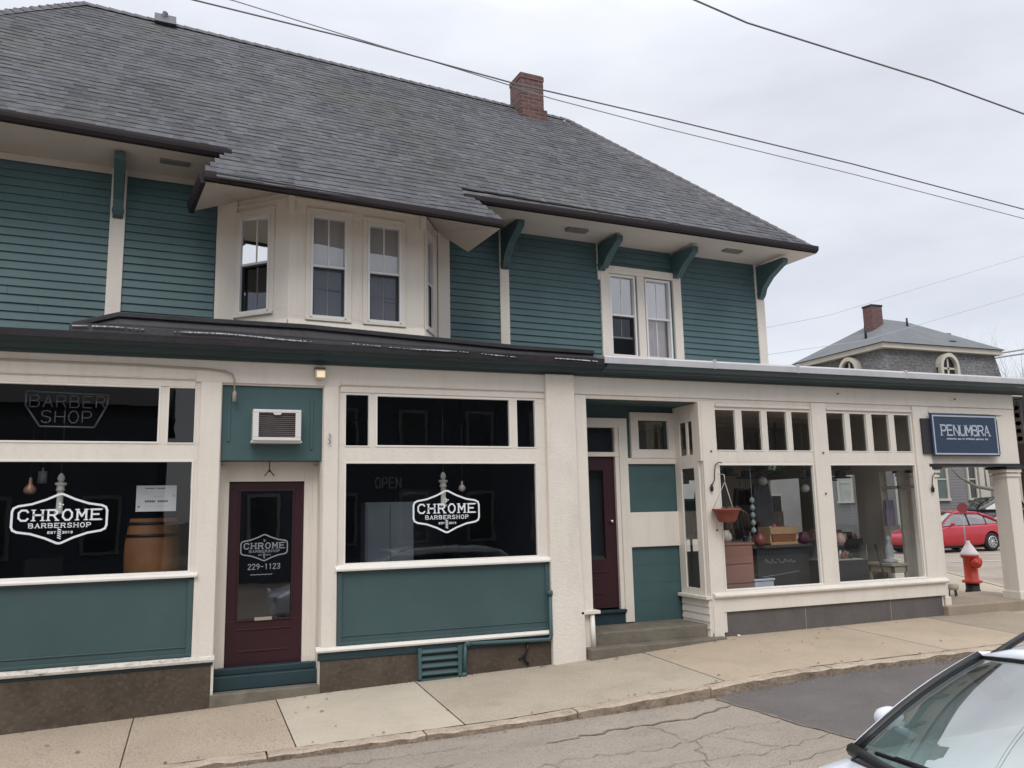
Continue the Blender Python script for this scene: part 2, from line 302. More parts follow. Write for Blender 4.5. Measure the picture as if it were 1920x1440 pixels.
for j in range(len(ys) - 1):
    for i in range(nx - 1): a = j * nx + i; fs.append((a, a + 1, a + nx + 1, a + nx))
b.mesh(vs, fs, 0, True); struct(b, 'asphalt_patch')
def crack(mb, pts, wd, jit=.03, dz=.008):
    P_ = []
    for (a, c) in zip(pts, pts[1:]):
        n = max(2, int(math.hypot(c[0] - a[0], c[1] - a[1]) / .08))
        for i in range(n): t = i / n; P_.append((a[0] + (c[0] - a[0]) * t + random.uniform(-jit, jit), a[1] + (c[1] - a[1]) * t + random.uniform(-jit, jit)))
    P_.append(pts[-1])
    for i in range(len(P_) - 1):
        a = Vector(P_[i]); c = Vector(P_[i + 1]); d = (c - a)
        if d.length < 1e-4: continue
        d.normalize(); q = Vector((-d.y, d.x)); w0 = wd * random.uniform(.3, 1) / 2; a = a - d * .01; c = c + d * .01
        mb.face([(v.x, v.y, road_z(v.x, v.y) + dz + .0003 * (i % 2)) for v in (a - q * w0, c - q * w0, c + q * w0, a + q * w0)])
b = MB(TAR)
crack(b, [(xl(y) - .01, y) for y in frange(-6.0, -2.0, .25)], .045, .006)
crack(b, [(2.9, -2.45), (3.6, -2.4), (4.3, -2.42), (4.9, -2.25)], .03)
for c_ in ([(.9, -2.3), (2.2, -2.25)], [(1.2, -3.0), (2.0, -3.05), (2.9, -2.9), (3.7, -3.0), (4.5, -2.8), (5.0, -2.85)], [(1.8, -3.35), (2.6, -3.5), (3.4, -3.35), (4.4, -3.45), (5.2, -3.3)], [(2.7, -2.9), (2.75, -3.4), (2.5, -3.8)], [(3.4, -3.6), (4.2, -3.75), (5.1, -3.6)], [(3.9, -2.45), (4.0, -3.0), (3.8, -3.5)], [(.4, -2.7), (1.3, -2.75), (2.1, -2.6)], [(1.6, -3.8), (2.5, -3.95), (3.6, -3.9)], [(4.2, -2.9), (4.6, -3.4)]):
    crack(b, c_, .008, .035)
struct(b, 'road_cracks')
b = MB(mat('pothole_fill', (.05, .045, .045), .95, .3, 9, .8, 60))
pp = [(2.35 + .42 * math.cos(t) * random.uniform(.6, 1), -3.3 + .16 * math.sin(t) * random.uniform(.6, 1)) for t in [k * math.pi / 12 for k in range(24)]]
b.face([(x, y, road_z(x, y) + .0125) for x, y in pp]); struct(b, 'pothole')
# sidewalk slabs, each bay with its own concrete
SA = mat('pebbled_concrete', (.44, .36, .28), .9, .14, 1.5, .8, 45, stain=.3, stainc=(.25, .20, .15), stscale=(.6, .6, 1), speck=.8, speckc=(.23, .165, .12), spscale=62)
SB = mat('pale_smooth_concrete', (.50, .44, .355), .85, .09, 1.2, .25, 90, stain=.3, stainc=(.32, .28, .21), stscale=(.6, .6, 1), speck=.35, speckc=(.25, .21, .16), spscale=60)
SC2 = mat('grey_tan_concrete', (.43, .37, .29), .9, .10, 1.2, .4, 90, stain=.35, stainc=(.26, .22, .17), stscale=(.6, .6, 1), speck=.6, speckc=(.21, .175, .13), spscale=75)
SD = mat('orange_tan_concrete', (.43, .35, .262), .9, .10, 1.0, .25, 90, stain=.35, stainc=(.27, .23, .19), stscale=(.5, .5, 1), speck=.35, speckc=(.23, .17, .12), spscale=60)
SE = mat('brown_grey_concrete', (.34, .285, .22), .9, .12, 1.0, .35, 90, stain=.4, stainc=(.2, .17, .14), speck=.4, speckc=(.17, .14, .11), spscale=50)
JT = mat('joint_dirt', (.13, .105, .08), .95, .3, 8)
def walk_z(x, y):
    t = min(max(-y / 1.95, 0), 1); return interp(GW, x) * (1 - t) + interp(KT, x) * t
b = MB(SA, SB, SC2, SD, SE, JT)
bays = [(-14, -2.6, 0), (-2.6, -.45, 0), (-.45, .89, 0), (.89, 2.37, 1), (2.37, 5.17, 2), (5.17, 8.3, 3), (8.3, 9.9, 3), (9.9, 11.4, 4)]
for k, (x0, x1, m_) in enumerate(bays):
    sk = .05
    def fz(x, y): return walk_z(x, y)
    grid(b, frange(x0 + .006, x1 - .006, .4), frange(-1.80, .95, .14), fz, m_)
    grid(b, [x1 - .007, x1 + .007], frange(-1.80, .95, .14), lambda x, y: walk_z(x, y) - .012, 5)
struct(b, 'sidewalk')
# corner of the sidewalk round into the side street
kerbc = [(11.4, -1.95), (12.3, -1.75), (13.0, -1.1), (13.5, .1), (14.3, 1.9), (16.5, 5.2), (20, 10.5), (26, 19.5)]
inner = [(11.4, .95), (11.6, 1.3), (11.8, 1.7), (12.0, 2.2), (12.2, 3.0), (13.5, 6.5), (17, 12), (22, 20.5)]
b = MB(SC2)
for (a, c, d, e_) in zip(kerbc, kerbc[1:], inner[1:], inner):
    zz = lambda p: .245 if p[1] > -1 else .21
    b.face([(a[0], a[1], .21 if a[1] < 0 else .24), (c[0], c[1], .21 if c[1] < 0 else .24), (d[0], d[1], .285), (e_[0], e_[1], .285 if e_[0] > 11.5 else walk_z(11.4, .95))])
struct(b, 'corner_sidewalk')
KRB = mat('pink_granite_kerb', (.44, .36, .28), .85, .22, 4, .6, 40, stain=.65, stainc=(.14, .10, .08), stscale=(1.5, 1.5, 2.5), speck=.5, speckc=(.18, .14, .11), spscale=60)
b = MB(KRB, mat('worn_kerb_face', (.27, .21, .16), .95, .35, 5, .9, 30, stain=.7, stainc=(.055, .04, .033), stscale=(2.2, 2.2, 3), speck=.5, speckc=(.33, .27, .21), spscale=24)); x = -14.0
while x < 11.4:
    x2 = min(x + random.uniform(1.1, 1.9), 11.4); n = max(3, int((x2 - x) / .12)); vs = []; fs = []
    for i in range(n + 1):
        xx = x + .008 + (x2 - x - .016) * i / n; jt = random.uniform(-.008, .010); zt = interp(KT, xx) + .004 + random.uniform(-.005, .004); ro = random.uniform(.004, .022)
        vs += [(xx, -1.95 + jt, interp(KB, xx) - .08), (xx, -1.955 + jt, zt - ro), (xx, -1.93 + jt, zt), (xx, -1.815, zt + .001), (xx, -1.81, zt - .08)]
    for i in range(n):
        for k in range(4):
            a = i * 5 + k
            if k: fs.append((a, a + 5, a + 6, a + 1))
        b.mesh([vs[i * 5], vs[i * 5 + 5], vs[i * 5 + 6], vs[i * 5 + 1]], [(0, 1, 2, 3)], 1)
    fs += [(0, 1, 2, 3, 4), tuple(n * 5 + k for k in (4, 3, 2, 1, 0))]
    b.mesh(vs, fs, 0, False); x = x2
for (a, c) in zip(kerbc, kerbc[1:]):
    d = (Vector(c) - Vector(a)).normalized(); q = Vector((d.y, -d.x)) * .13; za = .22 if a[1] < 0 else .25
    for (u0, u1, z0, z1) in ((0, 1, za, za),):
        b.face([(a[0], a[1], za), (a[0] + q.x, a[1] + q.y, za), (c[0] + q.x, c[1] + q.y, .25), (c[0], c[1], .25)])
        b.face([(a[0] + q.x, a[1] + q.y, za), (a[0] + q.x, a[1] + q.y, .05), (c[0] + q.x, c[1] + q.y, .05), (c[0] + q.x, c[1] + q.y, .25)])
struct(b, 'kerb')
b = MB(mat('road_paint', (.62, .60, .56), .8, .15, 4))
for (a, c, wd) in (((17.5, 9.9), (26.5, 7.9), .12), ((20, 13.2), (32, 8.3), .14)):
    d = (Vector(c) - Vector(a)).normalized(); q = Vector((-d.y, d.x)) * wd / 2; n = 20
    for i in range(n):
        p0 = Vector(a).lerp(Vector(c), i / n); p1 = Vector(a).lerp(Vector(c), (i + 1) / n)
        b.face([(v.x, v.y, road_z(v.x, v.y) + .012) for v in (p0 - q, p1 - q, p1 + q, p0 + q)])
struct(b, 'road_markings')

# ================================================================== the corner building
B = thing('corner_shop_building', 'teal clapboard corner building with cream shopfronts, bay window and grey shingled hip roof', 'building')
XE = 12.2
holesA = [(-2.35, -2.08, 2.675, 3.265), (-2.0, -.34, 2.675, 3.265), (-.26, .005, 2.675, 3.265), (-2.35, .005, 1.355, 2.495), (.27, 1.33, -.6, 3.31)]
holesB = [(1.58, 1.85, 2.66, 3.25), (1.93, 3.57, 2.66, 3.25), (3.65, 3.9, 2.66, 3.25), (1.58, 3.9, 1.36, 2.48), (4.59, 6.27, -.6, 3.29)]
penT = [(6.51, 6.85), (6.94, 7.28), (7.36, 7.71), (7.78, 8.12), (8.39, 8.74), (8.82, 9.14), (9.23, 9.57), (9.66, 9.99)]
holesC = [(a, c, 2.645, 3.2) for a, c in penT] + [(6.53, 8.11, .82, 2.46), (8.40, 10.0, .82, 2.46)]
b = MB(CREAM)
b.wall(-6, 10.3, -.6, 3.55, 0, .05, holesA + holesB + holesC)
b.build('front_wall', B, .004)
# recess above the barber door (teal box) and its reveal
b = MB(TEAL); b.box(.27, 1.33, .03, .16, 2.5, 3.31); b.box(.33, .36, .018, .03, 2.7, 3.2); b.box(1.2, 1.23, .018, .03, 2.62, 3.2); b.box(.27, 1.33, .16, .42, 2.50, 2.53); b.build('door_head_panel', B, .004)
b = MB(CREAM); b.box(.26, .275, .05, .42, -.1, 2.5); b.box(1.325, 1.34, .05, .42, -.1, 2.5)
b.box(.275, .38, .28, .42, .33, 2.5); b.box(1.18, 1.325, .28, .42, .31, 2.5); b.box(.38, 1.18, .28, .42, 2.285, 2.5); b.box(.275, .33, .26, .28, .30, 2.46); b.box(1.27, 1.325, .26, .28, .30, 2.46)
b.build('door_frame', B, .004)
b = MB(DTEAL, STEP); b.box(.25, 1.35, .12, .5, .13, .27); b.box(.27, 1.33, .2, .45, .27, .335); b.box(.24, 1.34, -.02, .5, -.3, .125, 1); b.build('door_step', B, .008)
d1 = MB(MAROON); dh = [(.50, 1.06, .80, 2.19)]
d1.wall(.38, 1.18, .335, 2.28, .32, .36, dh); d1.box(.50, 1.06, .335, .345, .42, .70); 
for a in ((.50, 1.06, .79, .81), (.50, 1.06, 2.18, 2.20)): d1.box(a[0], a[1], .305, .32, a[2], a[3])
for a in ((.485, .505), (1.055, 1.075)): d1.box(a[0], a[1], .305, .32, .79, 2.2)
d1.box(.50, 1.06, .308, .32, .70, .712); d1.box(.52, 1.04, .312, .32, .47, .49)
d1 = d1.build('shop_door', B, .004)
MB(GLS).box(.50, 1.06, .335, .341, .80, 2.19).build('door_glass', d1)
b = MB(mat('brass_slot', (.55, .52, .45), .35, metal=.8)); b.box(.68, .86, .298, .312, .795, .83); b.build('mail_slot', d1)
# lettering
LET = mat('white_window_lettering', (.72, .76, .80), .6, .05)
def logo(cx, cz, wd, ht, y, thin, phone=False, curv=True):
    mb = MB(LET); hw = wd / 2; hh = ht / 2
    right = [(0, hh), (.05 * hw, hh * .985), (.30 * hw, hh * .78), (.6 * hw, hh * .60), (.88 * hw, hh * .52), (.97 * hw, hh * .44), (hw, hh * .30)]
    pts = right + [(px, -pz) for px, pz in right[::-1]]; pts = pts + [(-px, pz) for px, pz in pts[::-1]][1:-1] if False else pts + [(-px, -pz) for px, pz in right] + [(-px, pz) for px, pz in right[::-1]]
    cl = []
    for p in pts:
        if not cl or (abs(p[0] - cl[-1][0]) + abs(p[1] - cl[-1][1])) > 1e-4: cl.append(p)
    if abs(cl[0][0] - cl[-1][0]) + abs(cl[0][1] - cl[-1][1]) < 1e-4: cl.pop()
    strip(mb, [(cx + px, cz + pz) for px, pz in cl], thin, y, 0, True)
    text(mb, 'CHROME', cx - hw * .86, cx + hw * .86, cz - hh * .06, cz + hh * .35, thin * .84, y - .003, serif=True, gap=.62)
    text(mb, 'BARBERSHOP', cx - hw * .64, cx + hw * .66, cz - hh * .36, cz - hh * .19, thin * .36, y - .003, serif=True, gap=.6)
    text(mb, 'EST', cx - hw * .24, cx - hw * .07, cz - hh * .60, cz - hh * .52, thin * .25, y - .003)
    text(mb, '2013', cx + hw * .07, cx + hw * .28, cz - hh * .60, cz - hh * .52, thin * .25, y - .003)
    # little striped pole of the emblem
    for k in range(5): strip(mb, [(cx - hw * .03, cz - hh * (.42 + k * .085)), (cx + hw * .03, cz - hh * (.47 + k * .085))], thin * .5, y - .003)
    strip(mb, [(cx - hw * .03, cz + hh * .62), (cx + hw * .03, cz + hh * .52)], thin * .7, y - .003)
    strip(mb, [(cx - hw * .02, cz + hh * .47), (cx + hw * .05, cz + hh * .56)], thin * .7, y - .003)
    return mb
LETW = LET; LET = mat('dull_door_lettering', (.24, .26, .29), .6, .08); dl = logo(.765, 1.565, .49, .28, .318, .013)
dl.build('door_lettering', d1); dl = MB(LET); text(dl, '229-1123', .60, .935, 1.335, 1.39, .008, .315)
for k in range(9): strip(dl, [(.63 + k * .026, 1.275 + .004 * (k % 2)), (.645 + k * .026, 1.275 + .006 * ((k + 1) % 2))], .008, .315)
dl.build('phone_lettering', d1); LET = LETW

# pilasters, fascia and mouldings
b = MB(CREAM); b.box(.055, .262, -.035, 0, .50, 3.33); b.build('pilaster', B, .006)
b = MB(CREAM); b.box(1.338, 1.50, -.035, 0, .50, 3.33); b.build('pilaster', B, .006)
b = MB(STUCCO); b.prism([(4.02, .02), (4.455, .02), (4.445, .9), (4.42, 1.6), (4.41, 3.57), (4.02, 3.57)], -.075, .0, 'y'); b.build('stucco_column', B, .012)
b = MB(CREAM); b.box(4.43, 4.585, -.03, .14, .69, 3.33); b.box(4.40, 4.66, -.075, .1, .655, .695); b.build('pilaster', B, .006)
b = MB(WHITE); b.tube([(4.565, -.03, .65), (4.575, -.03, .245)], .03, 12); b.build('white_downpipe', B)
b = MB(CREAM); b.box(6.275, 6.50, -.035, .05, .3, 3.30); b.box(6.275, 6.33, .05, .62, .3, .84); b.box(6.24, 6.275, -.03, .05, 2.5, 3.3); b.build('corner_post', B, .006)
b = MB(CREAM); b.box(8.125, 8.385, -.03, 0, .8, 3.33); b.build('pilaster', B, .006)
b = MB(CREAM); b.box(10.02, 10.33, -.03, .0, .8, 3.33); b.build('pilaster', B, .006)
b = MB(CREAM)
for x0, x1 in ((-6, .0), (1.52, 4.02)):
    b.box(x0, x1, -.022, 0, 3.35, 3.36); b.box(x0, x1, -.012, 0, 3.27, 3.33)
    b.box(x0, x1, -.02, 0, 3.36, 3.57)
b.box(.0, 1.52, -.022, 0, 3.33, 3.57); b.box(4.42, XE - .02, -.02, 0, 3.34, 3.57)
for x0, x1 in ((6.52, 8.11), (8.40, 10.01), (10.35, 11.9)): b.box(x0, x1, -.028, 0, 3.235, 3.265)
b.build('fascia_board', B, .004)
# thin window stops
for h in holesA[:4] + holesB[:4] + holesC:
    b = MB(WHITE)
    t = .014 if h[1] - h[0] > .5 else .007
    b.box(h[0], h[1], -.008, .04, h[3] - t, h[3] + .006); b.box(h[0], h[1], -.008, .04, h[2] - .006, h[2] + t)
    b.box(h[0] - .006, h[0] + t, -.007, .039, h[2], h[3]); b.box(h[1] - t, h[1] + .006, -.007, .039, h[2], h[3])
    b.build('window_stop', B, .003)
def shop_window(name, h, y=.034):
    q = MB(GLS); q.face([(h[0], y, h[2]), (h[1], y, h[2]), (h[1], y, h[3]), (h[0], y, h[3])]); return q.build(name, B)
for h in holesA[:3] + holesB[:3]: shop_window('transom_window', h)
for h in holesC[:8]: shop_window('transom_window', h)
w1 = shop_window('shop_window', holesA[3]); w2 = shop_window('shop_window', holesB[3]); w3 = shop_window('shop_window', holesC[8]); w4 = shop_window('shop_window', holesC[9])
logo(-1.20, 1.925, .83, .48, .028, .021).build('window_lettering', w1)
logo(2.765, 1.915, .79, .475, .028, .020).build('window_lettering', w2)
# cornice over the shopfronts
b = MB(DTEAL); prof = [(.0, 3.565), (-.05, 3.565), (-.065, 3.59), (-.15, 3.60), (-.17, 3.615), (-.19, 3.64), (-.27, 3.652), (-.30, 3.67), (0, 3.70)]
b.prism(prof, -6, XE + .25, 'x'); b.build('cornice', B, .003)
b = MB(mat('teal_gutter', (.048, .085, .098), .35, .12, 2)); b.prism([(-.06, 3.60), (-.20, 3.615), (-.21, 3.635), (-.31, 3.65), (-.335, 3.67), (-.345, 3.715), (-.30, 3.725), (-.1, 3.72), (-.06, 3.69)], 4.75, XE + .28, 'x'); b.build('gutter', B)
b = MB(MEMB); b.prism([(-.30, 3.668), (-.34, 3.672), (-.35, 3.74), (-.31, 3.75), (.3, 3.87), (1.6, 3.95), (1.6, 3.70), (0, 3.70)], -6, 4.72, 'x'); b.build('left_roof_edge', B)
# black membrane apron roof
b = MB(MEMB, RESID)
cs = [(-1.18, 3.86, 3.80), (-.76, 3.995, 3.81), (.2, 3.985, 3.80), (1.13, 3.985, 3.775), (2.6, 3.925, 3.745), (3.6, 3.885, 3.72), (4.66, 3.875, 3.72)]
vs = []; fs = []
for i, (x, zt, zm) in enumerate(cs):
    yb = .02; vs += [(x, -.345, 3.70), (x, -.33, zm + .01), (x, yb - .20, zm + .06), (x, yb - .16, zt - .05), (x, yb - .19, zt - .045), (x, yb - .19, zt + .005), (x, yb - .12, zt + .02), (x, .9, zt + .13), (x, .9, 3.7)]
k = 9
for i in range(len(cs) - 1):
    for j in range(k - 1): a = i * k + j; fs.append((a, a + k, a + k + 1, a + 1))
fs += [tuple(range(k)), tuple((len(cs) - 1) * k + j for j in range(k))[::-1]]
b.mesh(vs, fs, 0)
n = 330
for i in range(n):
    x = -1.15 + 5.75 * i / n; x2 = x + 5.75 / n; a_ = math.sin(x * 3.1) + .8 * math.sin(x * 7.7 + 1) + random.uniform(-.7, .7) + (.5 if x < 1 else 0)
    if a_ < -.3: continue
    zz = interp([(c[0], c[2]) for c in cs], x) - .012 + .006 * math.sin(x * 5); h1 = .004 + .008 * random.random() * min(1, a_ + .3)
    b.face([(x, -.362, zz - h1), (x2, -.362, zz - h1 * .8), (x2, -.350, zz + h1 * .6), (x, -.350, zz + h1 * .6)], 1)
b.build('apron_roof', B, .006)
b = MB(ALU); b.prism([(-.346, 3.685), (-.358, 3.685), (-.356, 3.765), (-.34, 3.785), (-.28, 3.80), (1.6, 3.95), (1.6, 3.80), (0, 3.73)], 4.7, XE + .26, 'x')
for x in (6.3, 7.65, 9.6): b.box(x, x + .04, -.362, -.27, 3.68, 3.803)
b.build('roof_edge_flashing', B, .004)
# bulkheads
def bulk(x0, x1, z0, z1):
    mb = MB(PANEL); mb.box(x0, x1, -.012, 0, z0, z1); t = .05
    mb.box(x0, x1, -.032, -.012, z1 - t * .5, z1); mb.box(x0, x1, -.034, -.012, z0, z0 + t * .6); mb.box(x0, x0 + t, -.032, -.012, z0, z1); mb.box(x1 - t, x1, -.032, -.012, z0, z1)
    mb.prism([(-.012, z0 + .10), (-.022, z0 + .10), (-.022, z0 + .088), (-.012, z0 + .08)], x0 + t, x1 - t, 'x')
    mb.build('bulkhead_panel', B, .003)
bulk(-6, .05, .525, 1.31); bulk(1.51, 4.015, .515, 1.30)
b = MB(WHITE); b.prism([(0, 1.305), (-.075, 1.305), (-.08, 1.325), (-.07, 1.345), (0, 1.36)], -6, .085, 'x'); b.build('window_sill', B, .004)
b = MB(WHITE); b.prism([(0, 1.295), (-.075, 1.295), (-.08, 1.315), (-.07, 1.335), (0, 1.362)], 1.48, 4.02, 'x'); b.build('window_sill', B, .004)
PEEL = mat('peeling_white_trim', (.66, .63, .57), .6, .08, 3, .3, 30, stain=.9, stainc=(.12, .11, .09), stscale=(2, 2, 6))
b = MB(PEEL, DTEAL); b.prism([(0, .455), (-.05, .455), (-.06, .48), (-.05, .51), (0, .525)], -6, .275, 'x'); b.box(-6, .26, -.02, 0, .42, .455, 1); b.build('base_moulding', B, .003)
b = MB(WHITE, DTEAL); b.prism([(0, .455), (-.05, .455), (-.06, .475), (-.05, .50), (0, .515)], 1.285, 4.0, 'x'); b.box(1.31, 4.0, -.025, 0, .37, .455, 1); b.build('base_moulding', B, .003)
# foundation
b = MB(FOUND); b.box(-6, .245, -.014, .2, -.9, .42); b.build('foundation', B, .01)
b = MB(FOUND); b.box(1.335, 4.03, -.014, .2, -.5, .37); b.box(4.445, 4.62, .03, .2, -.2, .66); b.build('foundation', B, .01)
b = MB(GRANITE, MORTAR); xs = [6.46, 8.0, 9.62, 10.27]; xs = [6.44, 7.78, 9.28, 10.27]
for a, c in zip(xs, xs[1:]): b.box(a + .008, c - .009, -.016, .15, 0, .56)
b.box(6.45, 10.26, -.0095, .15, 0, .5555, 1); b.build('stone_foundation', B, .006)
# louvred vent
v = MB(TEAL, BLK); v.box(2.43, 2.86, -.02, -.012, .10, .42, 1)
v.box(2.40, 2.435, -.06, -.012, .08, .42); v.box(2.86, 2.90, -.06, -.012, .08, .42); v.box(2.40, 2.90, -.06, -.012, .055, .09); v.box(2.90, 2.97, -.03, -.012, .09, .42)
for k in range(4): z = .125 + k * .078; v.prism([(-.018, z + .03), (-.05, z), (-.055, z + .012), (-.02, z + .045)], 2.43, 2.86, 'x')
v.build('louvred_vent', B)
p = MB(TEAL); p.tube([(4.0, -.07, .94), (4.0, -.07, .45), (3.985, -.07, .415), (3.95, -.07, .405), (2.98, -.05, .43)], .022, 10)
p.tube([(2.95, -.05, .435), (2.93, -.05, .12)], .02, 8); p.lathe([(.001, -.03), (.03, -.03), (.03, .03), (.001, .03)], (2.975, -.05, .43), 10, 0, 'x'); p.lathe([(.001, -.03), (.03, -.03), (.03, .02), (.001, .03)], (2.93, -.05, .1), 10)
p.lathe([(.001, -.03), (.034, -.03), (.034, .02), (.001, .03)], (4.0, -.07, .94), 10); p.box(3.99, 4.01, -.07, 0, .74, .76); p.build('teal_conduit', B)
b = MB(BLK); b.tube([(3.72, -.03, .42), (3.70, -.05, .30), (3.66, -.04, .2), (3.72, -.03, .14)], .014, 6); b.tube([(3.66, -.04, .25), (3.6, -.03, .2)], .01, 6); b.build('broken_pipe', B)

# ---- recessed entry
YD = .62
b = MB(TEAL)
for h in ((4.45, 6.3, 3.1, 3.33),): b.box(h[0], h[1], YD + .02, YD + .12, h[2], h[3])
b.wall(4.45, 6.3, .3, 3.10, YD + .02, YD + .12, [(4.55, 5.40, .3, 3.0), (5.68, 6.15, 2.70, 3.09)])
for z0_, z1_ in ((.44, 1.39), (1.85, 2.5)):
    for z in frange(z0_, z1_, .24)[1:-1]: b.box(5.5, 6.25, YD + .0175, YD + .02, z, z + .004)
b.box(4.45, 6.3, .1, .7, 3.29, 3.32); b.build('entry_back_wall', B)
b = MB(CREAM); b.box(5.37, 5.50, YD - .03, YD + .02, .43, 3.12); b.box(4.55, 5.37, YD - .03, YD + .02, 2.99, 3.12); b.box(4.6, 5.37, YD - .02, YD + .03, 2.60, 2.66)
b.box(5.31, 5.37, YD - .015, YD + .05, .6, 3.0); b.box(5.50, 6.27, YD - .025, YD + .018, 1.39, 1.85)
b.wall(5.56, 6.27, 2.58, 3.21, YD - .03, YD + .019, [(5.68, 6.15, 2.70, 3.10)]); b.box(5.50, 6.27, YD - .02, YD + .0175, 2.50, 2.58)
b.build('entry_trim', B, .005)
MB(GLS).box(5.68, 6.15, YD + .03, YD + .036, 2.7, 3.1).build('small_square_window', B)
MB(GLS).box(4.58, 5.31, YD + .03, YD + .036, 2.66, 2.99).build('door_transom_window', B)
ed = MB(MAROON); ed.wall(4.58, 5.31, .62, 2.60, YD + .03, YD + .07, [(4.72, 5.14, 1.25, 2.42)]); ed.box(4.72, 5.14, YD + .018, YD + .03, 1.08, 1.10); ed.box(4.78, 5.08, YD + .02, YD + .03, .80, 1.02)
ed = ed.build('entry_door', B, .004)
MB(GLS).box(4.72, 5.14, YD + .05, YD + .056, 1.25, 2.42).build('door_glass', ed)
b = MB(mat('steel_knob', (.6, .58, .52), .25, metal=.9)); b.lathe([(.001, -.04), (.02, -.035), (.026, -.015), (.012, 0), (.012, .02)], (5.23, YD + .015, 1.74), 12, 0, 'y'); b.build('door_knob', ed)
b = MB(DTEAL); b.box(4.5, 5.37, YD - .01, YD + .1, .40, .56); b.box(4.5, 5.38, YD - .05, YD + .1, .565, .60); b.build('door_threshold', B, .004)
b = MB(STEP); b.box(4.47, 6.25, .03, .70, .0, .415); b.build('upper_step', B, .015)
b = MB(STEP); b.box(4.47, 6.40, -.16, .03, -.1, .265); b.build('lower_step', B, .015)
# glazed return beside the entry
b = MB(CREAM)
def ret(y0, y1, z0, z1): b.box(6.25, 6.275, y0, y1, z0, z1)
ret(.05, .165, .70, 3.28); ret(.47, .62, .70, 3.28); ret(.165, .47, 2.42, 2.60); ret(.165, .47, 3.05, 3.28); ret(.165, .47, .70, .85); b.box(6.252, 6.275, .27, .32, 2.6, 3.05)
for k in range(5): z = .26 + k * .092; b.prism([(6.245 - .012, z), (6.275, z), (6.275, z + .092), (6.245, z + .092)], -.03, .60, 'y')
b.box(6.19, 6.275, -.05, .62, .725, .765); b.build('entry_side_wall', B, .004)
MB(GLS).box(6.262, 6.268, .165, .47, .85, 2.42).build('side_window', B)
MB(GLS).box(6.262, 6.268, .165, .47, 2.6, 3.05).build('side_transom_window', B)
# penumbra shop lower boards
b = MB(CREAM); b.prism([(0, .73), (-.07, .73), (-.095, .745), (-.10, .77), (-.06, .80), (0, .815)], 6.30, 10.36, 'x'); b.box(6.45, 10.33, -.05, 0, .555, .73); b.box(6.42, 10.33, -.03, 0, .565, .6)
b.prism([(6.29, .22), (6.43, .22), (6.46, .60), (6.46, .73), (6.29, .73)], -.055, .03, 'y'); b.build('shop_base_board', B, .006)
b = MB(WHITE); b.box(6.52, 10.02, -.02, 0, .812, .83); b.build('window_sill', B, .003)

# ---- corner porch
b = MB(CREAM); b.box(10.3, XE, 0, .16, 2.47, 3.55); b.box(XE - .16, XE, .16, 2.2, 2.47, 3.55); b.box(10.3, XE, 2.04, 2.2, 2.47, 3.55); b.build('porch_beam', B, .005)
b = MB(SOFF, BLK); b.box(10.3, XE, .1, 2.2, 3.45, 3.5); b.box(10.25, XE - .02, -.035, .18, 2.425, 2.468, 1); b.build('porch_ceiling', B)
def post(x0, x1, y0, y1):
    mb = MB(CREAM, BLK); mb.box(x0, x1, y0, y1, .40, 2.33); mb.box(x0 - .025, x1 + .025, y0 - .025, y1 + .025, 2.27, 2.30); mb.box(x0 - .035, x1 + .035, y0 - .035, y1 + .035, 2.335, 2.385); mb.box(x0 - .06, x1 + .06, y0 - .06, y1 + .06, 2.39, 2.43, 1)
    mb.box(x0 - .02, x1 + .02, y0 - .02, y1 + .02, .40, .52); mb.build('porch_post', B, .006)
post(11.87, 12.13, -.01, .25); post(10.36, 10.44, .02, .12); post(11.0, 11.24, 1.05, 1.29)
b = MB(mat('porch_step_stone', (.31, .25, .19), .85, .15, 2, .3, 50, stain=.4, stainc=(.2, .16, .12))); b.box(10.27, 12.5, -.10, 1.15, .1, .405); b.build('porch_floor', B, .015)
# ---- interiors
ZF = .30
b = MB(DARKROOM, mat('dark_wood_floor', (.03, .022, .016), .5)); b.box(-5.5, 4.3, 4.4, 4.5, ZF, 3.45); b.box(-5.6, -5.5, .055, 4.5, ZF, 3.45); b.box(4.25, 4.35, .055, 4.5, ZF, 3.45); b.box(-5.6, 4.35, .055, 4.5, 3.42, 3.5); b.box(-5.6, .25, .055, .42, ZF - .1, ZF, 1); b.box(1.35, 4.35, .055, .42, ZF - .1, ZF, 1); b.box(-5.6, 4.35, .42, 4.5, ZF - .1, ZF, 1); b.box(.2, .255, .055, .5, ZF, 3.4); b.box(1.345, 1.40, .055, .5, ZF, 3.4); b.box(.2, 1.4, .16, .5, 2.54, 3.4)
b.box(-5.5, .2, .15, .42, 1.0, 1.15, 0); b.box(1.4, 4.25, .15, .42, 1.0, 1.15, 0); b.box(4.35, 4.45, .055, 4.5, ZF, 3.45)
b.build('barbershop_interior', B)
WINW = [(1.2 - 1.0, 1.2 - .35)]
b = MB(SHOPIN, mat('shop_wood_floor', (.16, .11, .07), .5, .2, 4), mat('shop_ceiling_paint', (.62, .56, .48), .8, .08, 2))
b.wall(5.5, 10.3, ZF, 3.42, 3.9, 4.0, [(8.0, 9.3, 1.1, 2.4)]); b.box(6.3, 10.3, .055, 4.0, 3.40, 3.46, 2); b.box(5.4, 5.5, .72, 4.0, ZF, 3.45); b.box(5.4, 6.3, .75, 4.0, 3.40, 3.46); b.box(6.3, 10.3, .055, .7, ZF - .05, ZF, 1); b.box(5.4, 10.3, .7, 4.0, ZF - .05, ZF, 1)
mbx = MB(xf=None)
side = [(.20, .88, .70, 2.40), (1.40, 2.15, 1.25, 2.38), (2.75, 3.7, 1.30, 2.38)]
ysb = sorted({.0, 4.0, *[v for h in side for v in h[:2]]}); zsb = sorted({ZF, 3.45, *[v for h in side for v in h[2:]]})
